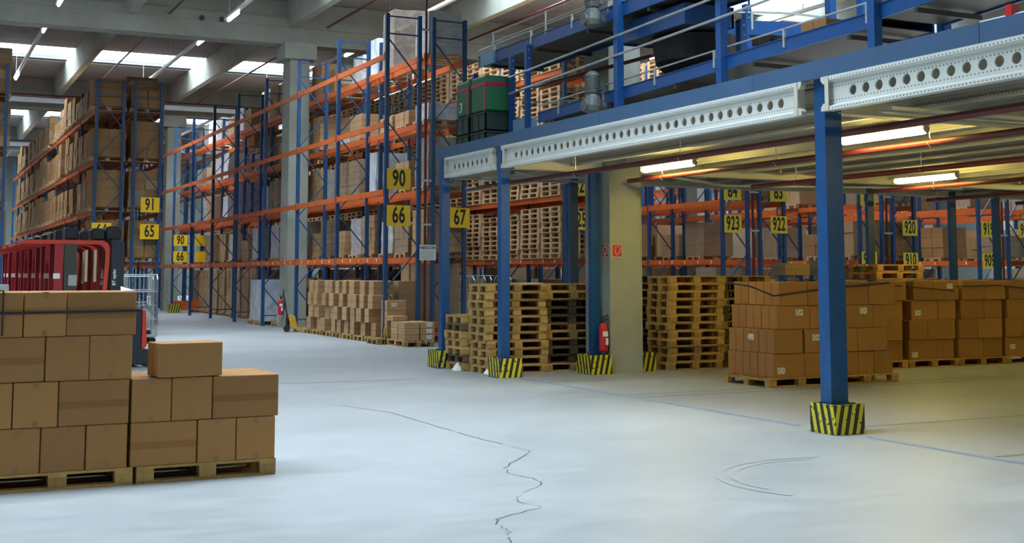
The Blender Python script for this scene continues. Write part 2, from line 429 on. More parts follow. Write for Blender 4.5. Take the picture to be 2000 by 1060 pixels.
for cx, cy, r, a0, a1 in ((7.6, 8.6, 1.25, 1.2, 3.6), (7.6, 8.6, 1.12, 1.3, 3.3)):
    strip('floor_marking', [(cx+r*math.cos(a0+(a1-a0)*i/24), cy+r*.9*math.sin(a0+(a1-a0)*i/24)) for i in range(25)], .06, mat('tyre_mark', (.29, .31, .32), .5))

# ------------------------------------------------------------------ pallet racking
LEV = [2.20, 3.95, 5.72, 7.50]                          # top of the load beams
PX_ = .10                                               # post width
def post(mb, x, y, z0, z1, d=1):
    w, t = .05, .006
    mb.prism([(x-w, y-w), (x+w, y-w), (x+w, y+w), (x+w-.03, y+w), (x+w-.03, y+w-.012), (x+w-.012, y+w-.012), (x+w-.012, y-w+.03), (x-w+.012, y-w+.03), (x-w+.012, y+w-.012), (x-w+.03, y+w-.012), (x-w+.03, y+w), (x-w, y+w)], 'z', z0, z1)
def frame_mesh(wd):
    mb = MB(); a, b = .05, wd-.05
    post(mb, a, 0, 0, 8.55); post(mb, b, 0, 0, 8.55)
    for x in (a, b): mb.box(x-.08, -.08, 0, x+.08, .08, .012)
    mb.bar((a, 0, 8.48), (b, 0, 8.48), .035); mb.bar((a, 0, 8.02), (b, 0, 8.02), .035)
    z = 7.92; s = 0
    while z > 1.0:
        mb.bar((a if s == 0 else b, -.01, z), (b if s == 0 else a, -.01, z-1.06), .035, .03); z -= 1.10; s = 1-s
    mb.bar((a, 0, .35), (b, 0, .35), .035)
    return mb.mesh('upright_frame', M_bluerack)
FRAME = frame_mesh(1.0)
def beam_mesh(L_, tagged):
    mb = MB()
    mb.prism([(0, -.15), (.045, -.15), (.045, 0), (.03, 0), (.03, -.01), (0, -.01)], 'y', .05, L_-.05)
    mb.box(-.012, .05, -.19, .05, .10, .03); mb.box(-.012, L_-.10, -.19, .05, L_-.05, .03)
    if tagged:
        r2 = random.Random(5); y = .5
        while y < L_-.3:
            mb.box(-.004, y, -.12, -.001, y+.05, -.03, 1 if r2.random() < .7 else 2); y += r2.choice([.45, .62, .7])
    return mb.mesh('load_beam', [M_orange, M_white, M_yel])
BEAM = {}
def get_beam(L_, t):
    k = (round(L_, 3), t)
    if k not in BEAM: BEAM[k] = beam_mesh(L_, t)
    return BEAM[k]
def rack_row(x0, y0, nb, label, group, skip=None, bay=4.0, levs=LEV, wd=1.0):
    t = thing('pallet_rack', (x0, y0, 0), label, 'pallet rack', group)
    for i in range(nb+1):
        f = link('upright_frame', FRAME, t, (0, i*bay, 0))
    for i in range(nb):
        for li, z in enumerate(levs):
            link('load_beam', get_beam(bay, li == 0), t, (0, i*bay, z))
            L_ = bay; off = 0
            if skip and i in skip: L_, off = skip[i]
            if L_ > .3:
                o = link('load_beam', get_beam(L_, False), t, (wd, i*bay+off+L_, z)); o.rotation_euler = (0, 0, PI)
    return t
ROWS = {}
def rr(key, x0, y0, nb, label, skip=None):
    ROWS[key] = (x0, y0, nb); return rack_row(x0, y0, nb, label, 'pallet rack rows', skip)
rr('m3', .50, 42.7, 8, 'blue and orange pallet rack row cut by the left edge of the picture')
rr('m2', 1.83, 42.7, 8, 'blue and orange rack row with an end post at far left')
rr('m1', 5.80, 44.8, 9, 'pallet rack full of brown cartons whose end carries sign 64')
rr('l1', 7.10, 44.8, 9, 'pallet rack full of brown cartons whose end carries signs 91 and 65')
rr('a', 11.05, 30.0, 12, 'tall blue and orange pallet rack behind signs 90 and 66', {2: (2.0, 0), 7: (3.3, 0), 8: (0, 0)})
rr('b', 12.35, 30.0, 12, 'pallet rack behind sign 67, loaded with wrapped goods')
rr('c', 16.30, 30.0, 11, 'pallet rack filled with bare pallet stacks, sign 925 on its end')
rr('d', 17.62, 30.0, 11, 'pallet rack back to back with the bare pallet rack')
rr('e', 21.58, 30.0, 8, 'pallet rack whose end carries sign 923')
rr('f', 22.93, 30.0, 8, 'pallet rack whose end carries sign 922')
rr('g', 26.80, 30.0, 8, 'pallet rack behind thick blue post, beside the rack marked 920')
rr('h', 28.15, 30.0, 8, 'pallet rack whose end carries signs 920 and 910')
rr('i', 31.88, 30.0, 8, 'pallet rack whose end carries signs 919 and 909')
rr('j', 33.22, 30.0, 8, 'pallet rack at the right edge beside the rack marked 919')
rr('k', 37.2, 30.0, 8, 'farthest visible orange pallet rack on the right side')

def text_mesh(name, cu, parent, loc):
    tmp = bpy.data.objects.new('tmp', cu); COL.objects.link(tmp); bpy.context.view_layer.update()
    me = bpy.data.meshes.new_from_object(tmp.evaluated_get(bpy.context.evaluated_depsgraph_get())); me.name = name
    COL.objects.unlink(tmp); bpy.data.objects.remove(tmp)
    if not me.materials: me.materials.append(cu.materials[0])
    return link(name, me, parent, loc)
# signs on the row ends
FONT_SX = .62
def sign(txt, x, y, z, w, h, label, m=None, below=None, cat='sign', size=None, name='aisle_sign'):
    t = thing(name, (x, y, z), label, cat, 'yellow rack signs')
    MB().box(x-w/2, y-.004, z, x+w/2, y+.004, z+h).build('plate', m or M_yel, t)
    if txt:
        cu = bpy.data.curves.new('digits', 'FONT'); cu.body = txt; cu.align_x = 'CENTER'; cu.align_y = 'CENTER'
        cu.size = (size or h*1.02); cu.extrude = .001; cu.offset = .026*(size or h); cu.space_character = 1.08
        cu.materials.append(M_ink)
        o = text_mesh('digits', cu, t, (0, -.006, h/2)); o.rotation_euler = (PI/2, 0, 0); o.scale = (FONT_SX if len(txt) < 3 else .56, 1.05, 1)
    return t
sign('90', 11.41, 29.9, 3.94, .65, .54, 'yellow sign reading 90 on the nearest tall rack end')
sign('66', 11.41, 29.9, 2.99, .65, .54, 'yellow sign reading 66 directly below the near 90 sign')
sign('67', 13.13, 29.9, 2.98, .58, .52, 'yellow sign reading 67 beside the mezzanine corner')
sign('82', 16.73, 29.9, 3.93, .6, .52, 'yellow sign above 925, mostly hidden by the mezzanine', M_yellime)
sign('925', 16.73, 29.9, 2.98, .62, .52, 'yellow sign reading 925 half hidden by a blue post', M_yellime)
sign('84', 21.93, 29.9, 3.94, .62, .52, 'yellow sign above the 923 sign, its top hidden', M_yellime)
sign('923', 21.93, 29.9, 2.98, .62, .52, 'bright yellow sign reading 923', M_yellime)
sign('83', 23.62, 29.9, 3.94, .62, .52, 'yellow sign above the 922 sign, its top hidden', M_yellime)
sign('922', 23.62, 29.9, 2.98, .62, .52, 'bright yellow sign reading 922', M_yellime)
sign('85', 27.12, 29.9, 3.90, .62, .52, 'yellow sign behind slender blue post right of the striped post', M_yellime)
sign('911', 27.12, 29.9, 1.94, .62, .52, 'low yellow sign seen above a small pallet pair', M_yellime)
sign('920', 28.83, 29.9, 2.98, .62, .50, 'bright yellow sign reading 920', M_yellime)
sign('910', 28.83, 29.9, 1.94, .62, .50, 'bright yellow sign reading 910 below the 920 sign', M_yellime)
sign('919', 32.27, 29.9, 2.98, .62, .50, 'bright yellow sign reading 919', M_yellime)
sign('909', 32.27, 29.9, 1.94, .62, .50, 'bright yellow sign reading 909 below the 919 sign', M_yellime)
sign('918', 33.98, 29.9, 2.98, .62, .50, 'bright yellow sign cut off by the right picture edge', M_yellime)
sign('91', 7.72, 44.68, 3.92, .65, .53, 'yellow sign reading 91 on the far left rack end')
sign('65', 7.72, 44.68, 2.98, .65, .53, 'yellow sign reading 65 right of the red trucks')
sign('64', 6.1, 44.68, 3.0, .65, .53, 'yellow sign reading 64 behind the black mast heads')
sign('90', 11.41, 57.9, 3.05, .62, .5, 'small distant yellow sign reading 90')
sign('66', 11.41, 57.9, 2.3, .62, .5, 'small distant yellow sign reading 66')
sign('', 12.4, 57.9, 3.05, .62, .5, 'distant blank yellow plate beside the far 90 sign', cat='sign')
sign('', 12.4, 57.9, 2.3, .62, .5, 'distant blank yellow plate beside the far 66 sign', cat='sign')
sign('67', 13.6, 57.9, 2.3, .62, .5, 'small distant yellow sign reading 67')
# white load notice between the twin frames
t = thing('load_notice', (12.2, 29.88, 2.12), 'white rack load notice between two blue posts below sign 66', 'notice')
MB().box(11.99, 29.875, 2.12, 12.45, 29.885, 2.52).build('board', M_white, t)
cu = bpy.data.curves.new('lettering', 'FONT'); cu.body = 'NEDCON'; cu.align_x = 'CENTER'; cu.size = .1; cu.extrude = .001; cu.offset = .003; cu.materials.append(mat('navy_ink', (.03, .05, .16), .5))
o = text_mesh('lettering', cu, t, (.02, -.008, .29)); o.rotation_euler = (PI/2, 0, 0)
lm = MB()
for i in range(5): lm.box(12.03, 29.872, 2.16+i*.045, 12.41-.03*(i % 2), 29.874, 2.172+i*.045)
lm.build('ruled_table', mat('grey_ink', (.4, .42, .42), .6), t)
# spacer clips and dark red riser pipes between back-to-back frames
for k, x in enumerate((None, 12.2, 17.45, 22.75, 27.98, 33.05)):
    if x is None: continue
    y = 30
    nm = ('sign 65', 'sign 66', 'sign 925', 'sign 923', 'sign 920', 'sign 919')[k]
    tag(MB().tube([(x, y+.03, .3), (x, y+.03, 10.2)], .035, 8).build('sprinkler_riser', M_pipe, org=(x, y+.03, .3)), 'dark red vertical pipe between blue rack posts, %s' % ('beside the white load notice', 'behind the half hidden sign', 'between two sign-bearing rack ends', 'far right of the striped post', 'near the right picture edge')[k-1], 'pipe')
    for z in (3.05, 4.2, 8.2):
        tag(MB().bar((x-.17, y-.02, z), (x+.17, y-.02, z), .05, .05).build('frame_spacer', M_galv, org=(x, y, z)), 'pale steel spacer joining twin frames at %s, %s height' % (nm, {3.05: 'low', 4.2: 'middle', 8.2: 'top'}[z]), 'bracket', 'spacers between rack frames')
# low orange guards on the floor at row ends
for x0, x1, y, h, lb in ((12.2, 13.6, 30.15, (.16, .52), 'low orange steel guard by the sign 67 rack foot'), (11.1, 13.3, 57.7, (.12, .55), 'distant low orange steel guard beneath the small 66 sign')):
    tag(MB().box(x0, y-.05, h[0], x1, y+.05, h[1]).box(x0, y-.05, 0, x0+.1, y+.05, h[0]).box(x1-.1, y-.05, 0, x1, y+.05, h[0]).build('rack_guard', M_orange, org=(x0, y, 0)), lb, 'rack guard')
def hazguard(x, y, w, d, h, label, name='post_guard'):
    # open-topped striped box of four panels
    t = thing(name, (x, y, 0), label, 'post guard', 'yellow and black striped post guards')
    for (a, b, c, e) in ((x-w/2, y-d/2, x+w/2, y-d/2+.02), (x-w/2, y+d/2-.02, x+w/2, y+d/2), (x-w/2, y-d/2+.021, x-w/2+.02, y+d/2-.021), (x+w/2-.02, y-d/2+.021, x+w/2, y+d/2-.021)):
        MB().box(a, b, .003, c, e, h).build('panel', M_haz, t)
    for z in (.06, .16, .27):
        for yy in (-.03, .03): MB().lathe((0, 0, 0), [(.009, 0), (.007, .004)], 8).mesh
    return t
hazguard(11.17, 57.75, .5, .4, .4, 'distant striped guard at the rack foot left of the orange beam')
hazguard(11.2, 29.93, .3, .2, .42, 'narrow striped guard at the foot of the near rack post')

# ------------------------------------------------------------------ pallets and cartons
def pallet_parts(x=1.2, y=.8):
    deck = MB(); bl = MB().box(-.05, -.05, 0, .05, .05, .078); rn = MB().box(-x/2, -.05, 0, x/2, .05, .022)
    for yy, w in ((-y/2+.0725, .145), (-y/4+.02, .1), (0, .145), (y/4-.02, .1), (y/2-.0725, .145)): deck.box(-x/2, yy-w/2, .122, x/2, yy+w/2, .144)
    for xx in (-x/2+.0725, 0, x/2-.0725): deck.box(xx-.0725, -y/2, .1, xx+.0725, y/2, .122)
    return deck, bl, rn
PROTO = {}
def make_pallet_proto(key, x, y, m):
    dk, bl, rn = pallet_parts(x, y)
    bl = MB().box(-.0725, -.06, 0, .0725, .06, .078)
    PROTO[key] = (dk.mesh('slat_deck', m), bl.mesh('block', m), rn.mesh('bottom_board', m), x, y, m)
for k, (x, y, m) in {'n': (1.2, .8, M_wood), 'd': (1.2, .8, M_wooddark), 'w': (1.3, 1.2, M_wood), 'q': (1.2, 1.1, M_woodw), 'r': (1.2, .8, M_woodw)}.items(): make_pallet_proto(k, x, y, m)
SINGLE = {}
def single_pallet_mesh(key):
    if key in SINGLE: return SINGLE[key]
    _, _, _, x, y, m = PROTO[key]; dk, _, _ = pallet_parts(x, y)
    for yy in (-y/2+.05, 0, y/2-.05):
        dk.box(-x/2, yy-.05, 0, x/2, yy+.05, .022)
        for xx in (-x/2+.0725, 0, x/2-.0725): dk.box(xx-.0725, yy-.05, .022, xx+.0725, yy+.05, .1)
    SINGLE[key] = (dk.mesh('pallet', m), dk); return SINGLE[key]
PALS = []; BOXES = []
def pallet(x, y, z, rz, label, group, key='n', near=False, vis=1.0):
    if not near and any(a-.75 < x < c+.75 and b-.7 < y < d+.7 for a, b, c, d in COLRECT) and z > 2: return
    PALS.append(dict(x=x, y=y, z=z, rz=rz, label=label, group=group, key=key, near=near, vis=vis))
def carton(x, y, z, w, d, h, label, group, rz=0, m=None, near=False, sticker=None, vis=1.0):
    """x, y centre of the footprint, z its underside"""
    if not near and any(a-w/2-.05 < x < c+w/2+.05 and b-d/2-.05 < y < e+d/2+.05 for a, b, c, e in COLRECT): return
    BOXES.append(dict(x=x, y=y, z=z, w=w, d=d, h=h, rz=rz, label=label, group=group, m=m or M_cb, near=near, sticker=sticker, vis=vis))
STRAPS = []
def strap(pts, label, w=.014, h=.014):
    mb = MB()
    for p, q in zip(pts, pts[1:]): mb.bar(p, q, w, h)
    tag(mb.build('strap', M_strap, org=pts[0]), label, 'strap')

# --- foreground pile on the left: rear corner stack (A) and half stack (B)
BH = .37
YA = 10.96
pallet(1.21, YA+.4, 0, 0, 'wooden pallet under the tall foreground carton pile', 'foreground pallets', 'n', True)
pallet(-.01, YA+.4, 0, 0, 'wooden pallet cut off at the left picture edge', 'foreground pallets', 'n', True)
pallet(2.44, YA+.4, 0, 0, 'wooden pallet under the low two-layer carton stack', 'foreground pallets', 'n', True)
def rowpile(x0, widths, z, y0, d, layer, pile, h=BH, rear=False, m=None, stick=None, near=True, group=None, vis=1, gap=.008):
    x = x0
    for i, w in enumerate(widths):
        if w < 0: x += -w; continue
        lb = 'brown carton, %s layer up, %s from the left%s, %s' % (ORD[layer], ORD[i+1], ', rear row' if rear else '', pile)
        mm = m or (M_cb if w > .45 else M_cbt)
        carton(x+w/2, y0+d/2+R.uniform(-.006, .006), z, w-gap, d-.012, h-.004, lb, group or pile, 0, mm, near, (stick or {}).get(i), vis)
        x += w
def px2x(p, y=10.96):   # horizontal pixel to X on the pile's front plane, used once to copy the joints
    return y*math.tan(YAW+math.atan((p-1000)/FPX))
for layer, joints in ((1, (-105, 0, 94, 181, 262)), (2, (-95, -30, 38, 126, 263)), (3, (-120, -40, 98, 184, 266)), (4, (-130, -60, 53, 137, 272))):
    xs = [px2x(j) for j in joints]
    rowpile(xs[0], [b-a for a, b in zip(xs, xs[1:])], .144+BH*(layer-1), YA, .4, layer, 'tall foreground pile')
    rowpile(xs[0]+.02, [(xs[-1]-xs[0]-.04)/4]*4, .144+BH*(layer-1), YA+.4, .4, layer, 'tall foreground pile', rear=True, vis=.3)
for layer, joints in ((1, (264, 393, 468, 543)), (2, (264, 342, 421, 549))):
    xs = [px2x(j) for j in joints]
    rowpile(xs[0]+.01, [b-a for a, b in zip(xs, xs[1:])], .144+BH*(layer-1), YA, .4, layer, 'low foreground stack')
    rowpile(xs[0]+.02, [.33, .57, .33] if layer == 1 else [.34, .34, .57], .144+BH*(layer-1), YA+.4, .4, layer, 'low foreground stack', rear=True, vis=.5)
carton(2.25, YA+.13, .888, .56, .34, .29, 'single loose carton lying askew on top of the low foreground stack', 'low foreground stack', .10, M_cbt, True)
ztop = .144+4*BH
strap([(-.4, YA-.012, ztop-.17), (.8, YA-.012, ztop-.175), (1.84, YA-.012, ztop-.165), (1.86, YA+.4, ztop-.16)], 'dark strap running around the top layer of the tall foreground pile', .012, .02)
strap([(.745, YA-.010, ztop-.36), (.745, YA-.012, ztop+.006), (.735, YA+.8, ztop+.006)], 'thin dark strap over the tall foreground pile edge', .012, .012)
# scrap of white paper lying on the pile
t = MB().add([(1.68, YA+.06, ztop+.002), (1.80, YA+.08, ztop+.004), (1.72, YA+.20, ztop+.008), (1.68, YA+.09, ztop+.04)], [(0, 1, 2), (0, 2, 3), (0, 3, 1)])
tag(t.build('paper_scrap', M_white, org=(1.7, YA+.1, ztop)), 'crumpled white paper corner on top of the tall foreground pile', 'paper')

# --- strapped cartons under the mezzanine (C)
Y0 = 15.72
pallet(12.82, Y0+.6, 0, 0, 'wooden pallet under the strapped cartons, left of the striped post', 'pallets under the mezzanine', 'w', True)
pallet(14.16, Y0+.6, 0, 0, 'wooden pallet under the strapped cartons, right of the striped post', 'pallets under the mezzanine', 'w', True)
def cpile(x0, lay, y0, pile, side=True, hs=.375, stick={}, rowd=.40, near=True, zb=.144, nrow=3, vis=1):
    for L_, ws in enumerate(lay, 1):
        z = zb+hs*(L_-1)
        rowpile(x0 + ([.13, 0, .01, .09][L_ % 4]), ws, z, y0+.02*(L_ % 2), rowd, L_, pile, hs, stick=stick.get(L_), near=near, vis=vis, m=M_cbt)
        tot = sum(abs(w) for w in ws)
        for r_ in range(1, nrow):
            k = max(1, round(tot/.57)); 
            lb = 'brown carton, %s layer up, %s row back, %s'
            for i in range(k):
                w = tot/k
                st = {'side': True} if (i == 0 and r_ == 1 and L_ in (1, 2, 3)) else None
                carton(x0+([.13, 0, .01, .09][L_ % 4])+w*(i+.5), y0+rowd*(r_+.5)+.02*(L_ % 2), z, w-.01, rowd-.012, hs-.004,
                       'carton, %s layer up, %s row, %s from left, %s' % (ORD[L_], ORD[r_+1], ORD[i+1], pile), pile, 0, M_cbt, near and i == 0, st if i == 0 and (L_+r_) % 2 else None, vis*(.8 if i == 0 else .12))
cpile(12.30, [[.62, .66, .45, .33, .40], [.57, -.05, .62, .45, .64], [.66, .33, .38, .60, .33], [.57, .60, .66, .57]], Y0+.04, 'strapped pile by striped post',
      stick={1: {0: (.15, .2)}, 2: {2: (.3, .7)}, 3: {0: (.75, .8), 3: (.72, .85)}, 4: {1: (.6, .8)}})
zc = .144+.375*4
strap([(12.28, Y0+1.2, zc-.02), (12.28, Y0+.55, zc-.08), (12.30, Y0+.02, zc-.22), (13.4, Y0+.02, zc-.10), (14.7, Y0+.02, zc-.02), (14.76, Y0+.6, zc+.006)], 'black strap slanting around the top cartons by the striped post', .012, .022)
for i, (xa, nm) in enumerate(((15.80, 'first wrapped pile behind'), (17.13, 'second pile behind'), (18.40, 'third pile behind'), (19.66, 'fourth pile behind'), (20.95, 'fifth pile behind'), (22.25, 'sixth pile behind'))):
    pallet(xa+.62, 17.85+.6, 0, 0, 'wooden pallet under the %s the strapped cartons, rear row' % nm, 'pallets under the mezzanine', 'w', i < 4, 1)
    lay = [[[.66, .52], [.50, .66], [.62, .50], [.6, .56]], [[.7, .46], [.46, .72], [.68, .46], [.5, .68]]][i % 2]
    cpile(xa+.04, lay, 17.9, nm.replace(' behind', '')+' of rear row', stick=[{2: {0: (.2, .7)}}, {3: {0: (.15, .3)}, 1: {0: (.1, .15)}, 4: {1: (.7, .8)}}, {}, {1: {0: (.2, .5)}}, {}, {2: {0: (.5, .6)}}][i], near=i < 4, vis=1 if i < 4 else .3)
    strap([(xa, 18.4, zc-.10), (xa+.02, 17.88, zc-.12), (xa+1.2, 17.88, zc-.10-.1*(i % 2))], 'black strap on the %s of the rear carton row' % nm.replace(' behind', ''), .012, .022)

# --- bare pallet stacks around the mezzanine posts
def pstack(x, y, n, rz, nm, mix='nnndn', jit=.03, near=True, z0=0, vis=1):
    for i in range(n):
        k = mix[(i*7+int(x*10)) % len(mix)]
        pallet(x+R.uniform(-jit, jit), y+R.uniform(-jit, jit), z0+i*.1445, rz+R.uniform(-.015, .015), 'wooden pallet, %s from the floor in the %s' % (ORD[i+1], nm), nm, k, near, vis)
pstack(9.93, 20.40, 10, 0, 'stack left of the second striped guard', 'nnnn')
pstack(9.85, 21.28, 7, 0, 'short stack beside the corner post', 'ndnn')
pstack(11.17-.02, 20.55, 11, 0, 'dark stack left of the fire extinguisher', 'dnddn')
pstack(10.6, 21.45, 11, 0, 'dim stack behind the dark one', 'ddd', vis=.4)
pstack(13.33, 19.72, 12, 0, 'twelve-high stack right of the concrete column', 'nnn')
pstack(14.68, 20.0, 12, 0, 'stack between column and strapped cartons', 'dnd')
pstack(15.95, 19.9, 11, 0, 'stack behind the strapped cartons', 'nd', vis=.3)
pstack(17.25, 19.9, 11, 0, 'stack behind the striped post', 'nd', vis=.3)
pstack(18.55, 19.9, 11, 0, 'stack behind the second rear pile', 'nd', vis=.25)
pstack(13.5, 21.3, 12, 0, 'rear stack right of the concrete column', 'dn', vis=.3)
pallet(17.55, 18.9, 1.66, 0, 'loose yellow pallet, lower of two above the rear cartons', 'two pallets above the cartons', 'n', True)
pallet(17.58, 18.9, 1.81, 0, 'loose yellow pallet, upper of two above the rear cartons', 'two pallets above the cartons', 'n', True)
pallet(9.93, 20.4, 1.447, .02, 'wooden pallet with a white board on it, topmost left stack', 'stack left of the second striped guard', 'n', True)
tag(MB().box(10.0, 20.1, 1.593, 10.5, 20.6, 1.605).build('white_board', M_white, org=(10.2, 20.3, 1.59)), 'thin white board lying on the left pallet stack', 'board')
carton(16.0, 19.9, 1.74, .62, .4, .24, 'pale carton lying on the pallets behind the striped post', 'loose cartons on pallets', 0, M_cbg, False)
carton(16.72, 19.9, 1.74, .30, .35, .30, 'small pale carton beside another on the pallets', 'loose cartons on pallets', 0, M_cbg, False)

# --- ground-level goods in the near rack
for i in range(7):
    pallet(11.55, 30.75+.92*i, 0, PI/2*0, 'pallet under the staggered carton wall, %s from the near end' % ORD[i+1], 'pallets under the carton wall', 'n', True, .8)
r3 = random.Random(11)
for L_ in range(1, 5):
    y = 30.42+[.1, .34, .02, .26][L_-1]
    for i in range(11):
        dy = r3.choice([.32, .36, .40]); xo = r3.uniform(-.08, .08)
        lim = 36.75
        if y+dy > lim: break
        carton(11.26+xo, y+dy/2, .144+.36*(L_-1), .56, dy, .356, 'pale carton end, %s layer up, %s from near end, staggered carton wall' % (ORD[L_], ORD[i+1]), 'staggered carton wall', 0, M_cbp, False, None, 1.6)
        y += dy+r3.choice([.22, .30, .38])
    for i in range(9):
        carton(11.98, 30.6+.68*i+.33, .144+.36*(L_-1), .58, .64, .356, 'brown carton, %s layer up, %s from near end, behind the staggered wall' % (ORD[L_], ORD[i+1]), 'rear of the carton wall', 0, M_cbp, False, None, .7 if i == 0 or L_ == 4 else .3)
# flat cartons on the small pallet in front
pallet(11.4, 29.0, 0, PI/2, 'small pallet of flat cartons in front of sign 66 rack', 'goods before the near rack', 'n', True)
for L_ in range(3):
    for r_ in range(2):
        for c_ in range(2):
            if L_ == 2 and r_ == 1 and c_ == 1: pass
            carton(11.0+.21+.39*c_+(.02 if c_ else 0), 28.62+.5*r_, .144+.15*L_, .38, .46, .145, 'flat pale carton, %s layer, %s row, %s column, small pallet' % (ORD[L_+1], ORD[r_+1], ORD[c_+1]), 'flat cartons on the small pallet', 0, M_cbp, True, (.7, .6) if c_ and r_ == 0 else None, 1.5)
carton(11.22, 29.42, .60, .40, .36, .12, 'thin carton lying on top of the flat cartons', 'flat cartons on the small pallet', .05, M_cbp, True)
for i, (z, h) in enumerate(((0.16, .32), (.48, .36), (.84, .26))):
    carton(11.33, 30.0-.02, z, .52, .42, h-.004, 'brown carton, %s from the floor, against the near rack post' % ORD[i+1], 'cartons against the near rack post', 0, M_cbp, True, (.3, .6) if i == 2 else None, 1.5)
pallet(11.35, 29.99, 0, 0, 'pallet edge under the cartons against the rack post', 'goods before the near rack', 'n', False)
# labelled cartons on the ground below sign 67
pallet(12.85, 31.0, 0, 0, 'pallet under labelled cartons below sign 67', 'goods below sign 67', 'n', False)
pallet(12.85, 31.95, 0, 0, 'second pallet under cartons below sign 67', 'goods below sign 67', 'n', False)
for L_ in range(6):
    for c_ in range(3):
        carton(12.42+.4*c_, 30.85, .144+.315*L_, .39, .5, .311, 'labelled carton, %s layer up, %s column, tall stack below sign 67' % (ORD[L_+1], ORD[c_+1]), 'labelled cartons below sign 67', 0, M_cbg, False, (.5, .6) if c_ != 1 else None, 1.3)
    carton(12.42, 31.5, .144+.315*L_, .40, .6, .311, 'pale carton, %s layer up, just behind the labelled stack' % ORD[L_+1], 'labelled cartons below sign 67', 0, M_cbp, False, None, .6)

# --- loads in the racks
def wrapped(x, y, z, w, d, h, label, seed=0, m=None):
    """shrink-wrapped load: a stack block with film wrinkles"""
    me_v = {}; mb = MB(); nx, ny, nz = 4, 4, max(3, int(h/.2))
    rs = Vector((seed*3.1, seed*1.7, seed))
    def P(i, j, k):
        u, v, s = i/nx-.5, j/ny-.5, k/nz
        p = Vector((u*w, v*d, s*h)); q = noise.noise_vector(p*3.1+rs)*.035
        tp = 1-.04*s
        return (x+p.x*tp+q.x, y+p.y*tp+q.y, z+max(0, p.z+(q.z if 0 < k else 0)))
    def quadgrid(f, a, b):
        for i in range(a):
            for j in range(b): mb.add([f(i, j), f(i+1, j), f(i+1, j+1), f(i, j+1)], [(0, 1, 2, 3)])
    quadgrid(lambda i, j: P(i, j, nz), nx, ny); quadgrid(lambda i, j: P(i, j, 0), nx, ny)
    quadgrid(lambda i, k: P(i, 0, k), nx, nz); quadgrid(lambda i, k: P(i, ny, k), nx, nz)
    quadgrid(lambda j, k: P(0, j, k), ny, nz); quadgrid(lambda j, k: P(nx, j, k), ny, nz)
    me = bpy.data.meshes.new('wrapped_load'); me.from_pydata([(a-x, b-y, c-z) for a, b, c in mb.v], [], mb.f); me.materials.append(m or M_wrap)
    bm = bmesh.new(); bm.from_mesh(me); bmesh.ops.remove_doubles(bm, verts=bm.verts, dist=1e-4); bmesh.ops.recalc_face_normals(bm, faces=bm.faces); bm.to_mesh(me); bm.free()
    return tag(link('wrapped_load', me, None, (x, y, z)), label, 'wrapped load', 'film wrapped loads')
KEYNM = {'m3': 'leftmost rack', 'm2': 'far left rack', 'm1': 'sign 64 rack', 'l1': 'sign 65 rack', 'a': 'sign 66 rack', 'b': 'sign 67 rack', 'c': 'sign 925 rack', 'd': 'rack behind 925', 'e': 'sign 923 rack', 'f': 'sign 922 rack', 'g': 'rack beside 920', 'h': 'sign 920 rack', 'i': 'sign 919 rack', 'j': 'rack beside 919', 'k': 'far right rack'}
LVNM = ['floor level', 'first level', 'second level', 'third level', 'top level']
def slot_y(y0, s): return y0 + (s//3)*4.0 + .70 + 1.30*(s % 3)
def boxload(key, s, lv, layers, hb=.38, m=None, vis=1.0, cols=2, depth=2, wid=1.06, stick=0):
    x0, y0, nb = ROWS[key]; y = slot_y(y0, s); z = LEV[lv-1] if lv else 0; cx = x0+.5
    nm = '%s load, %s, %s' % (ORD[s+1], LVNM[lv], KEYNM[key])
    pallet(cx, y, z, PI/2 if False else 0, 'pallet under the %s' % nm, 'pallets under rack loads', 'r', False, vis*.35)
    jit = R.uniform(-.03, .03)
    for L_ in range(layers):
        for c_ in range(cols):
            for d_ in range(depth):
                wy = wid/cols; wx = 1.14/depth
                h = hb
                mm = m or R.choice([M_cb, M_cb, M_cbg, M_cbp, M_cbt])
                carton(cx-.57+wx*(d_+.5)+jit+R.uniform(-.015, .015), y-wid/2+wy*(c_+.5), z+.146+h*L_, wx-.01, wy-.012, h-.005,
                       'carton, layer %s, %s, %s' % (['one','two','three','four','five','six'][L_], ['near','far','farther'][c_]+(' front' if d_ == 0 else ' back'), nm), nm, 0, mm, False, (.5, .6) if (stick and R.random() < stick and d_ == 0) else None, vis*(1 if d_ == 0 else .35 if c_ else .9 if s in (0,) else .2))
def wrapload(key, s, lv, h, vis=1, w=1.0, d=.95, m=None):
    x0, y0, nb = ROWS[key]; y = slot_y(y0, s); z = LEV[lv-1] if lv else 0; cx = x0+.5
    nm = '%s load, %s, %s' % (ORD[s+1], LVNM[lv], KEYNM[key])
    pallet(cx, y, z, 0, 'pallet under the wrapped %s' % nm, 'pallets under rack loads', 'r', False, vis*.35)
    wrapped(cx, y, z+.147, w, d, h, '%s film-wrapped goods, %s' % ('pale' if m in (None, M_wrapw) else 'brownish' if m is M_wrapb else 'blue', nm), s+lv*7+len(key), m)
M_wrapb = mat('film_over_cartons', (.36, .31, .26), .22, 0, 5, .35, .7)
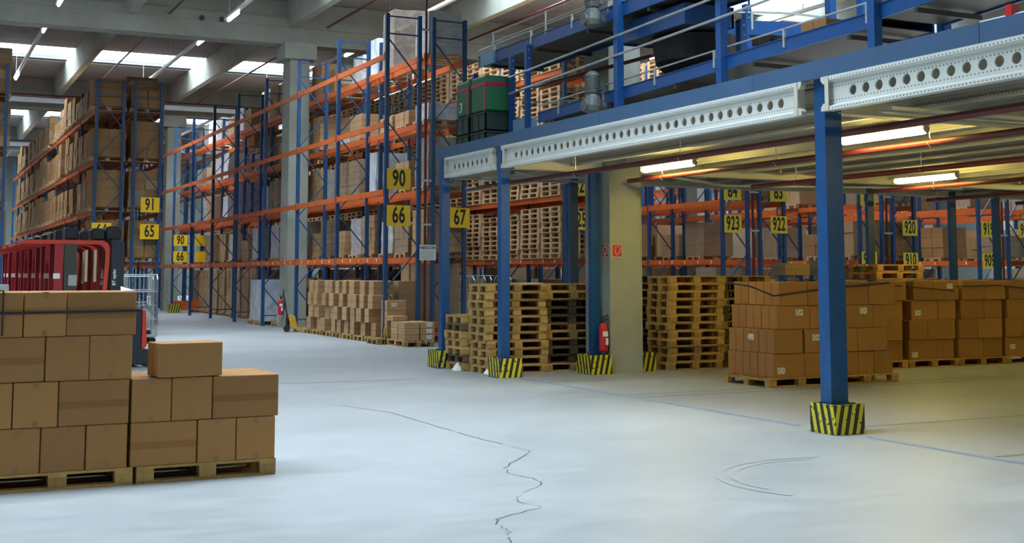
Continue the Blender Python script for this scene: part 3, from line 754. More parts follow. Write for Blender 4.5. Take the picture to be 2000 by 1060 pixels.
# racks marked 64 and 65: full of cartons
for lv in range(1, 5):
    for s in range(0, 24):
        for key in ('m1', 'l1'):
            if key == 'l1' and s > 0 and not (lv == 4 and s < 6): continue
            if R.random() < .06 and s > 1: continue
            lay = R.choice([3, 3, 4]) if lv < 4 else R.choice([2, 3, 3, 4])
            if s == 0: lay = {1: 4, 2: 4, 3: 3, 4: 3}[lv] if key == 'm1' else {1: 4, 2: 4, 3: 4, 4: 2}[lv]
            boxload(key, s, lv, lay, .325, M_cb if R.random() < .6 else None, 1 if s < 8 else .6, depth=2 if s < 2 else 1, cols=2, stick=.15)
carton(7.45, 45.5, 7.5+.146+2*.325+.002, .8, .6, .36, 'large carton crowning the top load beside the thin blue end posts', 'top cartons', 0, M_cbt)
for lv in range(1, 5):
    for s in range(0, 15):
        if lv < 3 and s % 2: continue
        boxload('m2', s, lv, R.choice([3, 4]), .36, None, .5, depth=1, cols=1)
# rack marked 67 seen through the empty sign 66 rack
spec = {
 1: {0: 'b3', 1: 'b2', 2: 'w.9', 3: 'b3', 4: 'w1.1', 5: 'b2', 6: 'b3', 7: 'b2', 8: 'w1.2', 9: 'w1.1', 10: 'b3', 11: 'w1.2', 12: 'b3', 13: 'w1.2', 14: 'b2', 16: 'w1.1', 17: 'b3', 19: 'b3', 21: 'w1'},
 2: {0: 'W1.3', 1: 'b2', 3: 'w1.25', 4: 'b3', 5: 'b3', 6: 'w1.0', 7: 'b3', 9: 'b3', 11: 'b3', 12: 'w1', 13: 'B1.35', 14: 'B1.35', 15: 'B1.35', 17: 'w1', 19: 'b3', 20: 'w1.2'},
 3: {0: 'w.45', 1: 'b1', 2: 'b1', 4: 'b2', 5: 'w.3', 7: 'b3', 8: 'w1.1', 10: 'b2', 12: 'b3', 13: 'B.6', 14: 'B.7', 17: 'w1.1', 18: 'w1', 20: 'b2', 21: 'w.8'},
 4: {0: 'w1.15', 2: 'W1.7', 3: 'w1.1', 4: 'w.8', 6: 'b2', 7: 'b3', 9: 'w1', 10: 'b3', 11: 'b3', 12: 'w1.2', 14: 'b2', 15: 'w1', 16: 'b2', 18: 'w1', 20: 'w1'},
}
for lv, dct in spec.items():
    for s, c in dct.items():
        if c[0] == 'b': boxload('b', s, lv, int(c[1:]), .38, R.choice([M_cbp, M_cbp, M_cbg]), 1.2, depth=2 if s == 0 else 1, cols=2 if s % 2 == 0 else 3, stick=.1)
        else: wrapload('b', s, lv, float(c[1:]), 1, m={'w': (None, M_wrapw)[s % 2], 'W': M_wrapb, 'B': M_bluepack}[c[0]])
carton(12.85, 49.3, 6.9, .9, 1.3, .5, 'brown carton on top of the blue packs, third level, sign 67 rack', 'top cartons', 0, M_cbt)
# ground level farther back
for i, (x, y, w, d, h, lb, m) in enumerate(((11.72, 42.75, 1.0, .85, 1.42, 'white film-wrapped load with grey board side, right of the concrete column foot', M_wrapw), (11.75, 43.9, 1.0, .9, 1.42, 'white film-wrapped tall load, second from the concrete column', M_wrapw), (11.95, 41.45, .8, .7, .85, 'short white film-wrapped load beside the distant fire extinguisher', M_wrapw))):
    pallet(x, y, 0, 0, 'pallet under %s' % ('the short wrapped load' if i == 2 else 'the %s tall wrapped load' % ORD[i+1]), 'pallets under wrapped loads', 'r', False, 1)
    wrapped(x, y, .147, w, d, h, lb, i+30, m)
for s in range(13, 22):
    boxload('b', s, 0, 5, .36, M_cbp, .5, depth=1, cols=2)
for s in range(2, 24):
    if s % 5: boxload('c', s, 0, R.choice([3, 4]), .36, R.choice([M_cbp, M_cb, M_cbg]), .3, depth=1, cols=2)
for key in ('d', 'e', 'f', 'h', 'i', 'k'):
    for s in range(0 if key != 'd' else 1, 22 if key == 'd' else 12):
        if R.random() < .85: boxload(key, s, 0, R.choice([4, 5]), .365, R.choice([M_cb, M_cbg]), .2, depth=1, cols=2)
for s in (1, 2, 3, 4, 5, 6, 8, 9):
    boxload('b', s, 0, 3, .38, M_cbg, .25, depth=1, cols=2)
# bare pallet stacks filling the sign 925 rack and the upper levels behind
for lv in range(1, 5):
    for s in range(0, 33):
        x0, y0, nb = ROWS['c']; y = y0+(s//3)*4.0+.72+1.30*(s % 3); n = R.choice([9, 10, 10]) if lv < 4 else 7
        for i in range(n):
            pallet(x0+.52+R.uniform(-.02, .02), y+R.uniform(-.015, .015), LEV[lv-1]+.1445*i, PI/2, 'bare pallet, %s up, %s stack, %s, sign 925 rack' % (ORD[i+1], ORD[s+1], LVNM[lv]), 'bare pallet stacks in the racks', 'q', False, 1.0)
for lv in (3, 4):
    for s in range(0, 12):
        for i in range(10 if lv == 3 else 8):
            pallet(ROWS['e'][0]+.52, slot_y(30, s), LEV[lv-1]+.1445*i, PI/2, 'bare pallet, %s up, %s stack, %s, sign 923 rack' % (ORD[i+1], ORD[s+1], LVNM[lv]), 'bare pallet stacks in the racks', 'q', False, .8)
# right-hand racks
r4 = random.Random(21)
for key, smax in (('e', 9), ('f', 9), ('g', 9), ('h', 9), ('i', 8), ('j', 6), ('k', 6)):
    for lv in ((0, 1, 2) if key in 'gj' else (1, 2)):
        for s in range(smax):
            p = {'e': .45, 'f': .3, 'g': .5, 'h': .8, 'i': .6, 'j': .8, 'k': .8}[key]
            if lv == 2: p *= .35
            if key == 'h' and lv == 1 and s < 3: p = 1
            if key == 'e' and lv == 1 and s in (0, 1): p = 0
            if r4.random() < p: boxload(key, s, lv, r4.choice([2, 3, 3]) if lv else 4, .36, r4.choice([M_cbg, M_cbp, M_cb]), (1.0 if s == 0 else .5), depth=2 if s == 0 else 1, cols=2, stick=.3)

# realise the collected pallets and cartons: the largest in the picture as things, the far rest as one mass each
def size_on_film(o, w, h):
    a = px(o['x'], o['y'], o['z']+h/2)
    if not (-40 < a[0] < 2040 and -60 < a[1] < 1120): return -1
    return w*h/(a[2]**2)*o['vis']
for p in PALS: p['s'] = size_on_film(p, 1.2, .144)*(40 if p['near'] else 1)
for b in BOXES: b['s'] = size_on_film(b, b['w']+b['d'], b['h'])*(40 if b['near'] else 1)
PALS.sort(key=lambda p: -p['s']); BOXES.sort(key=lambda p: -p['s'])
NP, NBX = 296, 296
PROTO_T = {}
mass = MB()
for i, p in enumerate(PALS):
    if p['s'] < 0 and not p['near']: continue
    if i < NP:
        if p['near']:
            k = p['key']
            if k not in PROTO_T:
                t = thing('wooden_pallet', (p['x'], p['y'], p['z']), p['label'], 'pallet', p['group'], p['rz'])
                dk, bl, rn, X, Y, m = PROTO[k]
                link('slat_deck', dk, t, (0, 0, 0))
                for yy in (-Y/2+.06, 0, Y/2-.06):
                    link('bottom_board', rn, t, (0, yy, 0))
                    for xx in (-X/2+.0725, 0, X/2-.0725): link('block', bl, t, (xx, yy, .022))
                PROTO_T[k] = t
            else: dup(PROTO_T[k], (p['x'], p['y'], p['z']), p['rz'], p['label'], p['group'])
        else:
            o = link('wooden_pallet', single_pallet_mesh(p['key'])[0], None, (p['x'], p['y'], p['z'])); o.rotation_euler = (0, 0, p['rz'])
            tag(o, p['label'], 'pallet', p['group'])
    else:
        c, n = math.cos(p['rz']), math.sin(p['rz']); src = single_pallet_mesh(p['key'])[1]
        mass.add([(p['x']+x*c-y*n, p['y']+x*n+y*c, p['z']+z) for x, y, z in src.v], src.f)
if mass.v: tag(mass.build('wooden_pallets', M_woodw), 'remaining bare wooden pallets stacked deep in the distant racks', 'pallets', None, 'stuff')
BM = {}
def box_mesh(w, d, h, m):
    k = (round(w, 2), round(d, 2), round(h, 2), m.name)
    if k not in BM:
        mb = MB().box(-w/2, -d/2, 0, w/2, d/2, h)
        BM[k] = mb.mesh('cardboard_box', m, bevel=min(.006, w/20))
    return BM[k]
LABEL_W = None
def sticker_material():
    m = mat('printed_label', (.72, .73, .70), .6)
    N, L, b = mnode(m)
    tc = N.new('ShaderNodeTexCoord'); mp = N.new('ShaderNodeMapping'); mp.inputs['Scale'].default_value = (60, 60, 34); L.new(tc.outputs['Object'], mp.inputs[0])
    n = N.new('ShaderNodeTexNoise'); n.inputs['Scale'].default_value = 1.0; n.inputs['Detail'].default_value = 2; L.new(mp.outputs[0], n.inputs['Vector'])
    g = N.new('ShaderNodeMath'); g.operation = 'GREATER_THAN'; g.inputs[1].default_value = .56; L.new(n.outputs['Fac'], g.inputs[0])
    mx = N.new('ShaderNodeMixRGB'); mx.inputs[1].default_value = (.72, .73, .70, 1); mx.inputs[2].default_value = (.12, .13, .12, 1); L.new(g.outputs[0], mx.inputs[0]); L.new(mx.outputs[0], b.inputs['Base Color'])
    return m
M_lab = sticker_material()
stk_front = MB().box(-.075, -.003, -.05, .075, 0, .05).mesh('shipping_label', M_lab)
stk_side = MB().box(-.003, -.075, -.05, 0, .075, .05).mesh('shipping_label', M_lab)
tape_cache = {}
tabs = {}
mass = MB(); mats_mass = [M_cb, M_cbt, M_cbp, M_cbg]
for i, b in enumerate(BOXES):
    if b['s'] < 0 and not b['near']: continue
    if i < NBX:
        o = link('cardboard_box', box_mesh(b['w'], b['d'], b['h'], b['m']), None, (b['x'], b['y'], b['z']))
        o.rotation_euler = (0, 0, b['rz']); tag(o, b['label'], 'box', b['group'])
        st = b['sticker']
        if isinstance(st, tuple): link('shipping_label', stk_front, o, ((st[0]-.5)*(b['w']-.17), -b['d']/2-.0005, b['h']*(.15+.7*st[1])))
        elif st: link('shipping_label', stk_side, o, (-b['w']/2-.0005, 0, b['h']*.65))
        if b['near'] and b['m'] in (M_cb, M_cbt) and b['w'] < .5:       # short tape ends folded over the seams
            k = (round(b['d'], 2), round(b['h'], 2))
            if k not in tape_cache:
                h, d = b['h'], b['d']
                tape_cache[k] = MB().add([(-.022, -d/2-.0015, h+.0012), (.022, -d/2-.0015, h+.0012), (.022, -d/2-.0015, h-.05), (-.022, -d/2-.0015, h-.05), (.022, d/2, h+.0012), (-.022, d/2, h+.0012)], [(0, 3, 2, 1), (0, 1, 4, 5)]).mesh('packing_tape', M_tape)
            link('packing_tape', tape_cache[k], o, (0, 0, 0))
            if b['d'] not in tabs: tabs[b['d']] = MB().add([(-.022, -b['d']/2-.0015, .055), (.022, -b['d']/2-.0015, .055), (.022, -b['d']/2-.0015, .002), (-.022, -b['d']/2-.0015, .002)], [(0, 3, 2, 1)]).mesh('packing_tape', M_tape)
            link('packing_tape', tabs[b['d']], o, (0, 0, 0))
    else:
        mi = mats_mass.index(b['m']) if b['m'] in mats_mass else 0
        x, y, z, w, d, h = b['x'], b['y'], b['z'], b['w']/2, b['d']/2, b['h']
        mass.box(x-w, y-d, z, x+w, y+d, z+h, mi)
if mass.v: tag(mass.build('cardboard_boxes', [mat('distant_cardboard', (.34, .185, .065), .75, 0, 1.5, .25), mat('distant_cardboard_warm', (.36, .195, .07), .75, 0, 1.5, .2), mat('distant_cardboard_pale', (.45, .29, .15), .75, 0, 1.5, .2), mat('distant_cardboard_grey', (.32, .235, .15), .75, 0, 1.5, .2)]), 'remaining cartons standing deep in the distant racks', 'boxes', None, 'stuff')
print('PALLETS', len(PALS), 'BOXES', len(BOXES), 'in view', sum(p['s'] > 0 for p in PALS), sum(p['s'] > 0 for p in BOXES))

# ------------------------------------------------------------------ mezzanine
MX0, MX1, MY0, MY1 = 9.25, 46.0, -7.0, 22.15
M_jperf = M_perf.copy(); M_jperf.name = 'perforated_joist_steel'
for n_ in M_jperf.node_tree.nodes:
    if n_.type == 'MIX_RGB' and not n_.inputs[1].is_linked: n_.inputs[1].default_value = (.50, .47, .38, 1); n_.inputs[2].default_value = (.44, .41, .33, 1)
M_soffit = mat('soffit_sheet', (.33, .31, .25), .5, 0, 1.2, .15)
MZ = thing('mezzanine_platform', (MX0, MY1, 0), 'blue steel mezzanine platform with perforated cream edge beams and slender posts', 'platform')
MB().box(MX0+.03, MY0, 4.0, MX1, MY1-.03, 4.10).build('deck', M_floorgrey, MZ)
ys = [MY1, 19.7, 15.9, 12.15, 8.6, 4.5, 0.5, -3.5, MY0]
for a, b in zip(ys, ys[1:]):
    MB().box(MX0, b+.004, 3.985, MX0+.03, a-.004, 4.19).build('edge_fascia', M_fascia, MZ)
MB().box(MX0+.03, MY1-.03, 3.985, MX1, MY1, 4.19).build('edge_fascia', M_fascia, MZ)
def hole_beam(ya, yb, x, name='perforated_beam'):
    """C-shaped edge beam with a row of round holes in its web, flanges towards the hall; runs ya..yb at plane x"""
    z0, z1 = 3.595, 3.985; zc_, r = 3.79, .058; mb = MB(); L_ = yb-ya; pitch = .2036
    n = int((L_-.42)/pitch); start = ya+(L_-(n-1)*pitch)/2; web = x+.06
    hy = .075; K = 16
    lo, hi = z0+.07, z1-.07
    def cell(yc, a, b):
        ring = [(web, yc+r*math.cos(2*PI*k/K), zc_+r*math.sin(2*PI*k/K)) for k in range(K)]
        outl = []
        for k in range(K):
            c, s_ = math.cos(2*PI*k/K), math.sin(2*PI*k/K); m_ = max(abs(c), abs(s_))
            yy = yc + (b-yc if c > 0 else yc-a)*c/m_; zz = zc_+(hi-zc_)*s_/m_
            outl.append((web, yy, zz))
        mb.add(ring+outl, [(k, (k+1) % K, K+(k+1) % K, K+k) for k in range(K)])
        ring2 = [(web+.02, p[1], p[2]) for p in ring]
        mb.add(ring+ring2, [(k, K+k, K+(k+1) % K, (k+1) % K) for k in range(K)])
    for i in range(n):
        yc = start+i*pitch; cell(yc, yc-pitch/2, yc+pitch/2)
    a, b = start-pitch/2, start+(n-.5)*pitch
    for (p, q) in ((ya, a), (b, yb)):
        if q-p > .001: mb.add([(web, p, lo), (web, q, lo), (web, q, hi), (web, p, hi)], [(0, 1, 2, 3)])
    # rolled lips: web - slanted - flange
    mb.box(web-.004, ya, z0+.045, web, yb, lo); mb.box(web-.004, ya, hi, web, yb, z1-.045)
    mb.add([(web, ya, hi), (web, yb, hi), (x, yb, z1-.045), (x, ya, z1-.045)], [(0, 1, 2, 3)])
    mb.add([(web, ya, lo), (web, yb, lo), (x, yb, z0+.045), (x, ya, z0+.045)], [(0, 1, 2, 3)])
    mb.box(x-.003, ya, z0, x+.001, yb, z0+.045); mb.box(x-.003, ya, z1-.045, x+.001, yb, z1)
    mb.box(x, ya, z0, x+.11, yb, z0+.004); mb.box(x, ya, z1-.004, x+.11, yb, z1)
    o = link(name, mb.mesh(name, M_perf, (0, 0, z0)), MZ, (-MX0, -MY1, z0))
    ep = MB()
    for (yy, s_) in ((ya, 1), (yb, -1)):
        e = MB().box(x-.006, yy-.006, z0, x+.10, yy+.006, z1).box(x-.01, yy, z0, x-.004, yy+s_*.06, z1)
        e.prism([(yy-s_*.0, z0), (yy-s_*.07, z0), (yy-s_*.07, z0+.045), (yy-s_*.03, z0+.085), (yy, z0+.085)], 'x', x-.006, x+.07)
        e.prism([(yy-s_*.0, z1), (yy-s_*.07, z1), (yy-s_*.07, z1-.045), (yy-s_*.03, z1-.085), (yy, z1-.085)], 'x', x-.006, x+.07)
        sub(MZ, o, 'end_plate', e, M_beige, (0, 0, z0))
    return o
PY = [22.0, 19.45, 11.07, 2.7, -5.6]
PXs = [9.40, 15.0, 20.0, 22.6, 24.1, 30.0, 36.0, 42.0]
hole_beam(19.68, 21.80, MX0)
hole_beam(11.32, 19.22, MX0)
hole_beam(2.95, 10.84, MX0)
hole_beam(-5.35, 2.45, MX0)
def mpost(x, y, w=.24, d=None, m=M_blue):
    d = d or w
    mb = MB().prism([(x-w/2, y-d/2), (x+w/2, y-d/2), (x+w/2, y+d/2), (x-w/2, y+d/2)], 'z', 0.015, 4.0).box(x-.2, y-.2, 0, x+.2, y+.2, .015)
    for dx in (-.05, .05): mb.box(x+dx-.01, y-d/2-.006, 3.50, x+dx+.01, y-d/2, 3.52)
    mb.build('support_post', m, MZ)
front = [(9.29, 21.88, .16, .16), (9.37, 19.43, .17, .15), (9.475, 11.07, .24, .18), (9.48, 2.7, .24, .18), (9.48, -5.6, .24, .18)]
for f_ in front: mpost(*f_)
for x, y in ((11.22, 19.5), (12.2, 19.95), (12.12, 21.9), (19.9, 21.9), (22.45, 21.9), (23.9, 21.9), (20.0, 11.07), (25.9, 11.07), (15.2, 2.7), (30, 19.45), (30, 11.07), (36, 21.9)):
    mpost(x, y, .18, .10)
for y in (21.95, 19.45, 11.07, 2.7, -5.6):
    for xa, xb in (((MX0+.30, 11.33), (12.08, MX1)) if y == 19.45 else ((MX0+.3, MX1),)):
        MB().box(xa, y-.07, 3.60, xb, y-.05, 3.98).box(xa, y+.05, 3.60, xb, y+.07, 3.98).box(xa, y-.10, 3.60, xb, y+.10, 3.61).build('cross_beam', M_beige, MZ)
jx = MX0+.55; jn = 0; rest = MB()
while jx < MX1-.6:
    for a, b in ((-5.5, 2.6), (2.8, 10.97), (11.17, 19.35), (19.55, 21.85)):
        if jx > 11.25 and jx < 12.15:
            if b == 19.35: b = 19.1
            if a == 19.55: a = 20.2
        mb = MB().prism([(jx-.07, 3.69), (jx+.01, 3.69), (jx+.01, 3.975), (jx-.07, 3.975), (jx-.07, 3.965), (jx, 3.965), (jx, 3.70), (jx-.06, 3.70), (jx-.06, 3.73), (jx-.07, 3.73)], 'y', a, b)
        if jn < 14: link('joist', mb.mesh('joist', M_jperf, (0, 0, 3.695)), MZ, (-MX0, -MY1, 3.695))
        else: rest.add(mb.v, mb.f)
    jx += .93; jn += 1
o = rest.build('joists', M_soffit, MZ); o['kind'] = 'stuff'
px_ = MX0+.3
dk = MB()
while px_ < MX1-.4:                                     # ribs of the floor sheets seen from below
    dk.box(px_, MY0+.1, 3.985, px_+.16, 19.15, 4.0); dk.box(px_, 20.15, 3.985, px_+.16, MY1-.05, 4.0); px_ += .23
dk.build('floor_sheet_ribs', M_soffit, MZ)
# pale cable rails bracing under the deck
for (p, q) in (((9.6, 10.35, 3.55), (17.5, 10.5, 3.55)), ((9.6, 10.2, 3.57), (17.5, 10.35, 3.57)), ((9.8, 21.3, 3.58), (12.3, 19.8, 3.58)), ((9.8, 19.8, 3.58), (12.3, 21.6, 3.58)), ((12.6, 19.3, 3.58), (16.5, 21.8, 3.58)), ((12.6, 21.8, 3.58), (20.2, 19.4, 3.58))):
    MB().bar(p, q, .07, .04).build('brace', M_galv, MZ)
for i, (x, ya, yb) in enumerate(((9.95, -5, 22.3), (11.66, -5, 19.0), (14.55, -5, 19.2), (17.6, 4, 19.2), (20.8, 4, 21), (23.6, 4, 21))):
    t = thing('sprinkler_pipe', (x, ya, 3.45), 'dark red pipe hung under the mezzanine, %s from its open edge' % ORD[i+1], 'pipe', 'pipes under the mezzanine')
    MB().tube([(x, ya, 3.43), (x, yb, 3.43)], .042, 10).build('pipe', M_pipe, t)
    y = ya+1.2
    while y < yb:
        MB().tube([(x, y, 3.70), (x, y, 3.50), (x+.05, y, 3.43), (x, y, 3.375), (x-.05, y, 3.43)], .008, 6).build('hanger', M_galv, t); y += 3.1
# fluorescent fittings
def tube_light(x, y, label, L_=1.56):
    t = thing('fluorescent_light', (x, y, 3.5), label, 'light', 'fluorescent lights under the mezzanine')
    MB().prism([(x-.07, 3.60), (x-.05, 3.655), (x+.05, 3.655), (x+.07, 3.60)], 'y', y-L_/2, y+L_/2).build('housing', mat('grey_lamp_housing', (.5, .5, .46), .5), t)
    MB().tube([(x, y-L_/2+.01, 3.56), (x, y-L_/2+.05, 3.56), (x, y+L_/2-.05, 3.56), (x, y+L_/2-.01, 3.56)], [.03, .058, .058, .03], 12).build('diffuser', M_tube, t)
    for s_ in (-1, 1): MB().tube([(x, y+s_*(L_/2-.005), 3.565), (x, y+s_*(L_/2+.03), 3.575)], [.055, .025], 10).build('end_cap', mat('lamp_end_cap', (.25, .25, .23), .5), t)
tube_light(11.36, 12.23, 'bright fluorescent light beside the striped blue post, under the mezzanine')
tube_light(11.40, 17.32, 'fluorescent light at the top of the lit concrete column')
tube_light(17.25, 17.45, 'fluorescent light above the rear carton row')
for i, (x, y) in enumerate(((17.25, 12.2), (23.1, 17.4), (11.38, 7.0), (23.1, 12.2), (29.0, 15), (17.25, 7), (11.38, 2))):  # further lamps added out of view to light the space below the deck
    tube_light(x, y, 'fluorescent light under the mezzanine outside the picture, %s of the unseen ones' % ORD[i+1])
# striped guards
hazguard(9.465, 11.02, .42, .42, .33, 'striped yellow and black box around the foreground blue post')
hazguard(9.40, 19.44, .42, .48, .33, 'striped guard at the second blue post, before the pallet stack')
hazguard(9.33, 22.0, .42, .56, .33, 'striped guard at the far corner post of the mezzanine')
hazguard(11.13, 19.36, .44, .50, .34, 'striped guard between fire extinguisher and dark pallet stack')
hazguard(12.24, 19.6, .38, .50, .34, 'striped guard right of the lit concrete column')
# scraps of white film at the stack feet
for i, (x, y) in enumerate(((9.12, 20.95), (9.30, 19.95))):
    mb = MB().add([(x, y, .004), (x+.13, y+.02, .006), (x+.2, y+.1, .12), (x+.12, y+.16, .16), (x-.03, y+.1, .02), (x+.08, y+.08, .07)], [(0, 1, 5), (1, 2, 5), (2, 3, 5), (3, 4, 5), (4, 0, 5)])
    tag(mb.build('film_scrap', M_white, org=(x, y, 0)), ('scrap of white film on the floor at the short pallet stack', 'tiny scrap of white film beside the second striped guard')[i], 'film scrap')

# fire safety on the columns
def extinguisher(x, y, z, label):
    t = thing('fire_extinguisher', (x, y, z), label, 'fire extinguisher')
    MB().lathe((x, y, z), [(.06, 0), (.082, .02), (.085, .06), (.085, .42), (.07, .48), (.03, .52)], 16).build('cylinder', M_exred, t, smooth=True)
    MB().lathe((x, y, z), [(.028, .52), (.03, .57), (.018, .6)], 10).bar((x-.02, y, z+.6), (x+.10, y, z+.66), .02).bar((x-.02, y, z+.58), (x+.10, y, z+.59), .02).build('valve', M_black, t)
    MB().tube([(x+.02, y-.03, z+.57), (x+.09, y-.06, z+.55), (x+.11, y-.07, z+.45), (x+.10, y-.07, z+.2)], .012, 6).build('hose', M_black, t)
    MB().prism([(x-.055, y-.088), (x+.045, y-.09), (x+.045, y-.078), (x-.055, y-.076)], 'z', z+.28, z+.37).build('upper_label', M_white, t)
    MB().prism([(x-.0, y-.09), (x+.05, y-.09), (x+.05, y-.078), (x-.0, y-.08)], 'z', z+.13, z+.25).build('lower_label', M_white, t)
extinguisher(11.275, 19.28, .38, 'red fire extinguisher hung on the lit concrete column')
extinguisher(11.25, 40.3, .42, 'distant red fire extinguisher on the tall column beside the rack')
def hose_sign(x, y, z, axis, w, label):
    t = thing('fire_hose_sign', (x, y, z), label, 'sign')
    red = mat('sign_red', (.50, .035, .02), .5)
    def B(a, b, c, d, e, m, nm):
        if axis == 'y': MB().box(x+a, y-.006-e, z+c, x+b, y-e, z+d).build(nm, m, t)
        else: MB().box(x-.006-e, y-b, z+c, x-e, y-a, z+d).build(nm, m, t)
    B(-w/2, w/2, 0, w*1.1, 0, M_white, 'border')
    B(-w/2+.008, w/2-.008, .008, w*1.1-.008, .002, red, 'red_field')
    # nozzle and hose loop pictogram
    pts = [(-.05, .17), (.03, .20), (.065, .15), (.05, .09), (.0, .045), (.0, .03)]
    pts2 = [(-.04, .15), (-.035, .07), (-.02, .04)]
    for P_ in (pts, pts2):
        mb = MB()
        for (a, c), (b, d) in zip(P_, P_[1:]):
            a, b, c, d = [v*w/.21 for v in (a, b, c, d)]
            if axis == 'y': mb.bar((x+a, y-.010, z+c), (x+b, y-.010, z+d), .018, .006)
            else: mb.bar((x-.010, y-a, z+c), (x-.010, y-b, z+d), .006, .018)
        mb.build('pictogram', M_white, t)
hose_sign(11.52, 19.2, 2.07, 'y', .21, 'red fire hose sign on the lit face of the concrete column')
hose_sign(11.38, 19.36, 2.07, 'x', .21, 'dark red fire hose sign on the shaded side of the lit column')
hose_sign(11.38, 40.5, 2.0, 'x', .3, 'distant red fire sign on the tall column by the rack')
hose_sign(11.2, 61.4, 2.0, 'x', .3, 'faint red fire sign on the farthest concrete column')

# ------------------------------------------------------------------ conveyors on the mezzanine
M_cblue = mat('conveyor_blue_paint', (.008, .068, .24), .38, 0, 3, .2)
M_dull = mat('conveyor_underpan', (.045, .04, .038), .5, 0, 3, .2)
def conveyor(ax, ay, az, bx, by, bz, w, label, h=.18, rail=True, rails=.13, rail_side=0):
    t = thing('belt_conveyor', (ax, ay, az), label, 'conveyor')
    A, Bv = Vector((ax, ay, az)), Vector((bx, by, bz)); d = (Bv-A).normalized(); s_ = Vector((0, 0, 1)).cross(d).normalized()
    if s_.x > 0: s_ = -s_
    # A..B is the edge seen from the hall; the belt lies away from it
    far = -s_*w
    for off, nm in ((Vector((0, 0, 0)), 'side_channel'), (far, 'side_channel')):
        MB().bar(A+off, Bv+off, .03, h).bar(A+off+Vector((0, 0, h/2)), Bv+off+Vector((0, 0, h/2)), .06, .012).build(nm, M_cblue, t)
    MB().bar(A+far/2+Vector((0, 0, .05)), Bv+far/2+Vector((0, 0, .05)), w-.04, .02).build('belt', M_belt, t)
    MB().bar(A+far/2+Vector((0, 0, -.06)), Bv+far/2+Vector((0, 0, -.06)), w-.04, .012).build('underpan', M_dull, t)
    L_ = (Bv-A).length; k = 0
    while k*1.9+.6 < L_:
        P_ = A+d*(k*1.9+.6)
        MB().bar(P_+Vector((0, 0, -h/2-.04)), P_+far+Vector((0, 0, -h/2-.04)), .05, .06).build('cross_member', M_dull, t); k += 1
    if rail:
        up = Vector((0, 0, h/2+rails))
        MB().tube([A+up, Bv+up], .014, 8).build('guide_rail', M_galv, t)
        k = 0
        while k*1.55+.8 < L_:
            P_ = A+d*(k*1.55+.8)
            MB().bar(P_+s_*.02+Vector((0, 0, h/2-.12)), P_+s_*.02+up, .04, .03).build('rail_bracket', M_galv, t); k += 1
    return t
def cpost(x, y, z0, z1, label, w=.10, m=None):
    t = thing('conveyor_post', (x, y, z0), label, 'post', 'blue conveyor posts')
    mb = MB().prism([(x-w/2, y-w/2), (x+w/2, y-w/2), (x+w/2, y+w/2), (x-w/2, y+w/2)], 'z', z0+.01, z1)
    mb.build('shaft', m or M_cblue, t)
    MB().box(x-w, y-w, z0, x+w, y+w, z0+.01).build('foot_plate', M_cblue, t)
    b = MB()
    for zz in (z0+.08, z0+.30, z1-.25, z1-.10):
        if z0 < zz < z1: MB().box(x-.012, y-w/2-.008, zz, x+.012, y-w/2, zz+.022).build('bolt', M_galv, t)
    return t
conveyor(10.2, 19.70, 4.57, 10.2, 11.12, 4.77, 1.0, 'lower blue belt conveyor climbing along the mezzanine edge')
conveyor(10.2, 10.98, 4.84, 10.2, 3.0, 5.35, 1.0, 'near lower blue conveyor at the top right corner')
conveyor(10.2, 22.3, 5.98, 10.2, 10.0, 6.02, 1.15, 'upper blue belt conveyor above the green bins', .22)
tj = thing('belt_conveyor', (10.35, 16, 5.5), 'deep blue junction conveyor housing below the upper conveyor', 'conveyor')
MB().box(10.40, 15.3, 5.52, 10.44, 17.3, 5.84).box(10.44, 15.3, 5.52, 11.3, 15.34, 5.84).box(10.44, 17.26, 5.52, 11.3, 17.3, 5.84).box(11.26, 15.3, 5.52, 11.3, 17.3, 5.84).build('side_housing', M_cblue, tj)
MB().box(10.44, 15.34, 5.55, 11.26, 17.26, 5.58).build('underpan', M_dull, tj)
MB().box(10.44, 15.34, 5.74, 11.26, 17.26, 5.76).build('belt', M_belt, tj)
MB().lathe((11.3, 16.3, 0), [(.34, 4.11), (.34, 4.85), (.50, 4.95), (.66, 5.12), (.72, 5.50)], 28).build('drive_drum', M_belt, tj)
for i, (y, z1) in enumerate(((22.35, 5.75), (20.68, 5.85), (20.02, 5.95), (16.80, 6.6), (14.02, 7.2), (10.99, 7.2))):
    cpost(10.14, y, 4.10, z1, 'blue conveyor post on the mezzanine, %s from its far end' % ORD[i+1], .09 if i < 3 else .12)
for i, (x, y, z1) in enumerate(((11.6, 20.3, 5.75), (12.9, 18.9, 5.75), (12.9, 17.1, 6.4), (11.25, 15.65, 6.2), (11.25, 15.05, 5.6), (12.6, 14.6, 7.4), (12.6, 13.9, 7.6), (15.2, 16.0, 8), (11.25, 11.0, 4.8))):
    cpost(x, y, 4.10, z1, 'blue post in the rear conveyor frame, %s of nine from far end' % ORD[i+1], .12, M_cblue)
# long sloping hand rails
for i, (z0, z1, dz) in enumerate(((5.43, 5.62, 0), (5.12, 5.31, 0))):
    t = MB().tube([(10.05, 20.62, z0), (10.05, 14.06, z1), (10.05, 8.0, z1+.2)], .02, 8)
    tag(t.build('hand_rail', M_galv, org=(10.05, 14, z1)), 'long %s galvanised hand rail crossing the blue conveyor posts' % ('upper', 'lower')[i], 'rail', None)
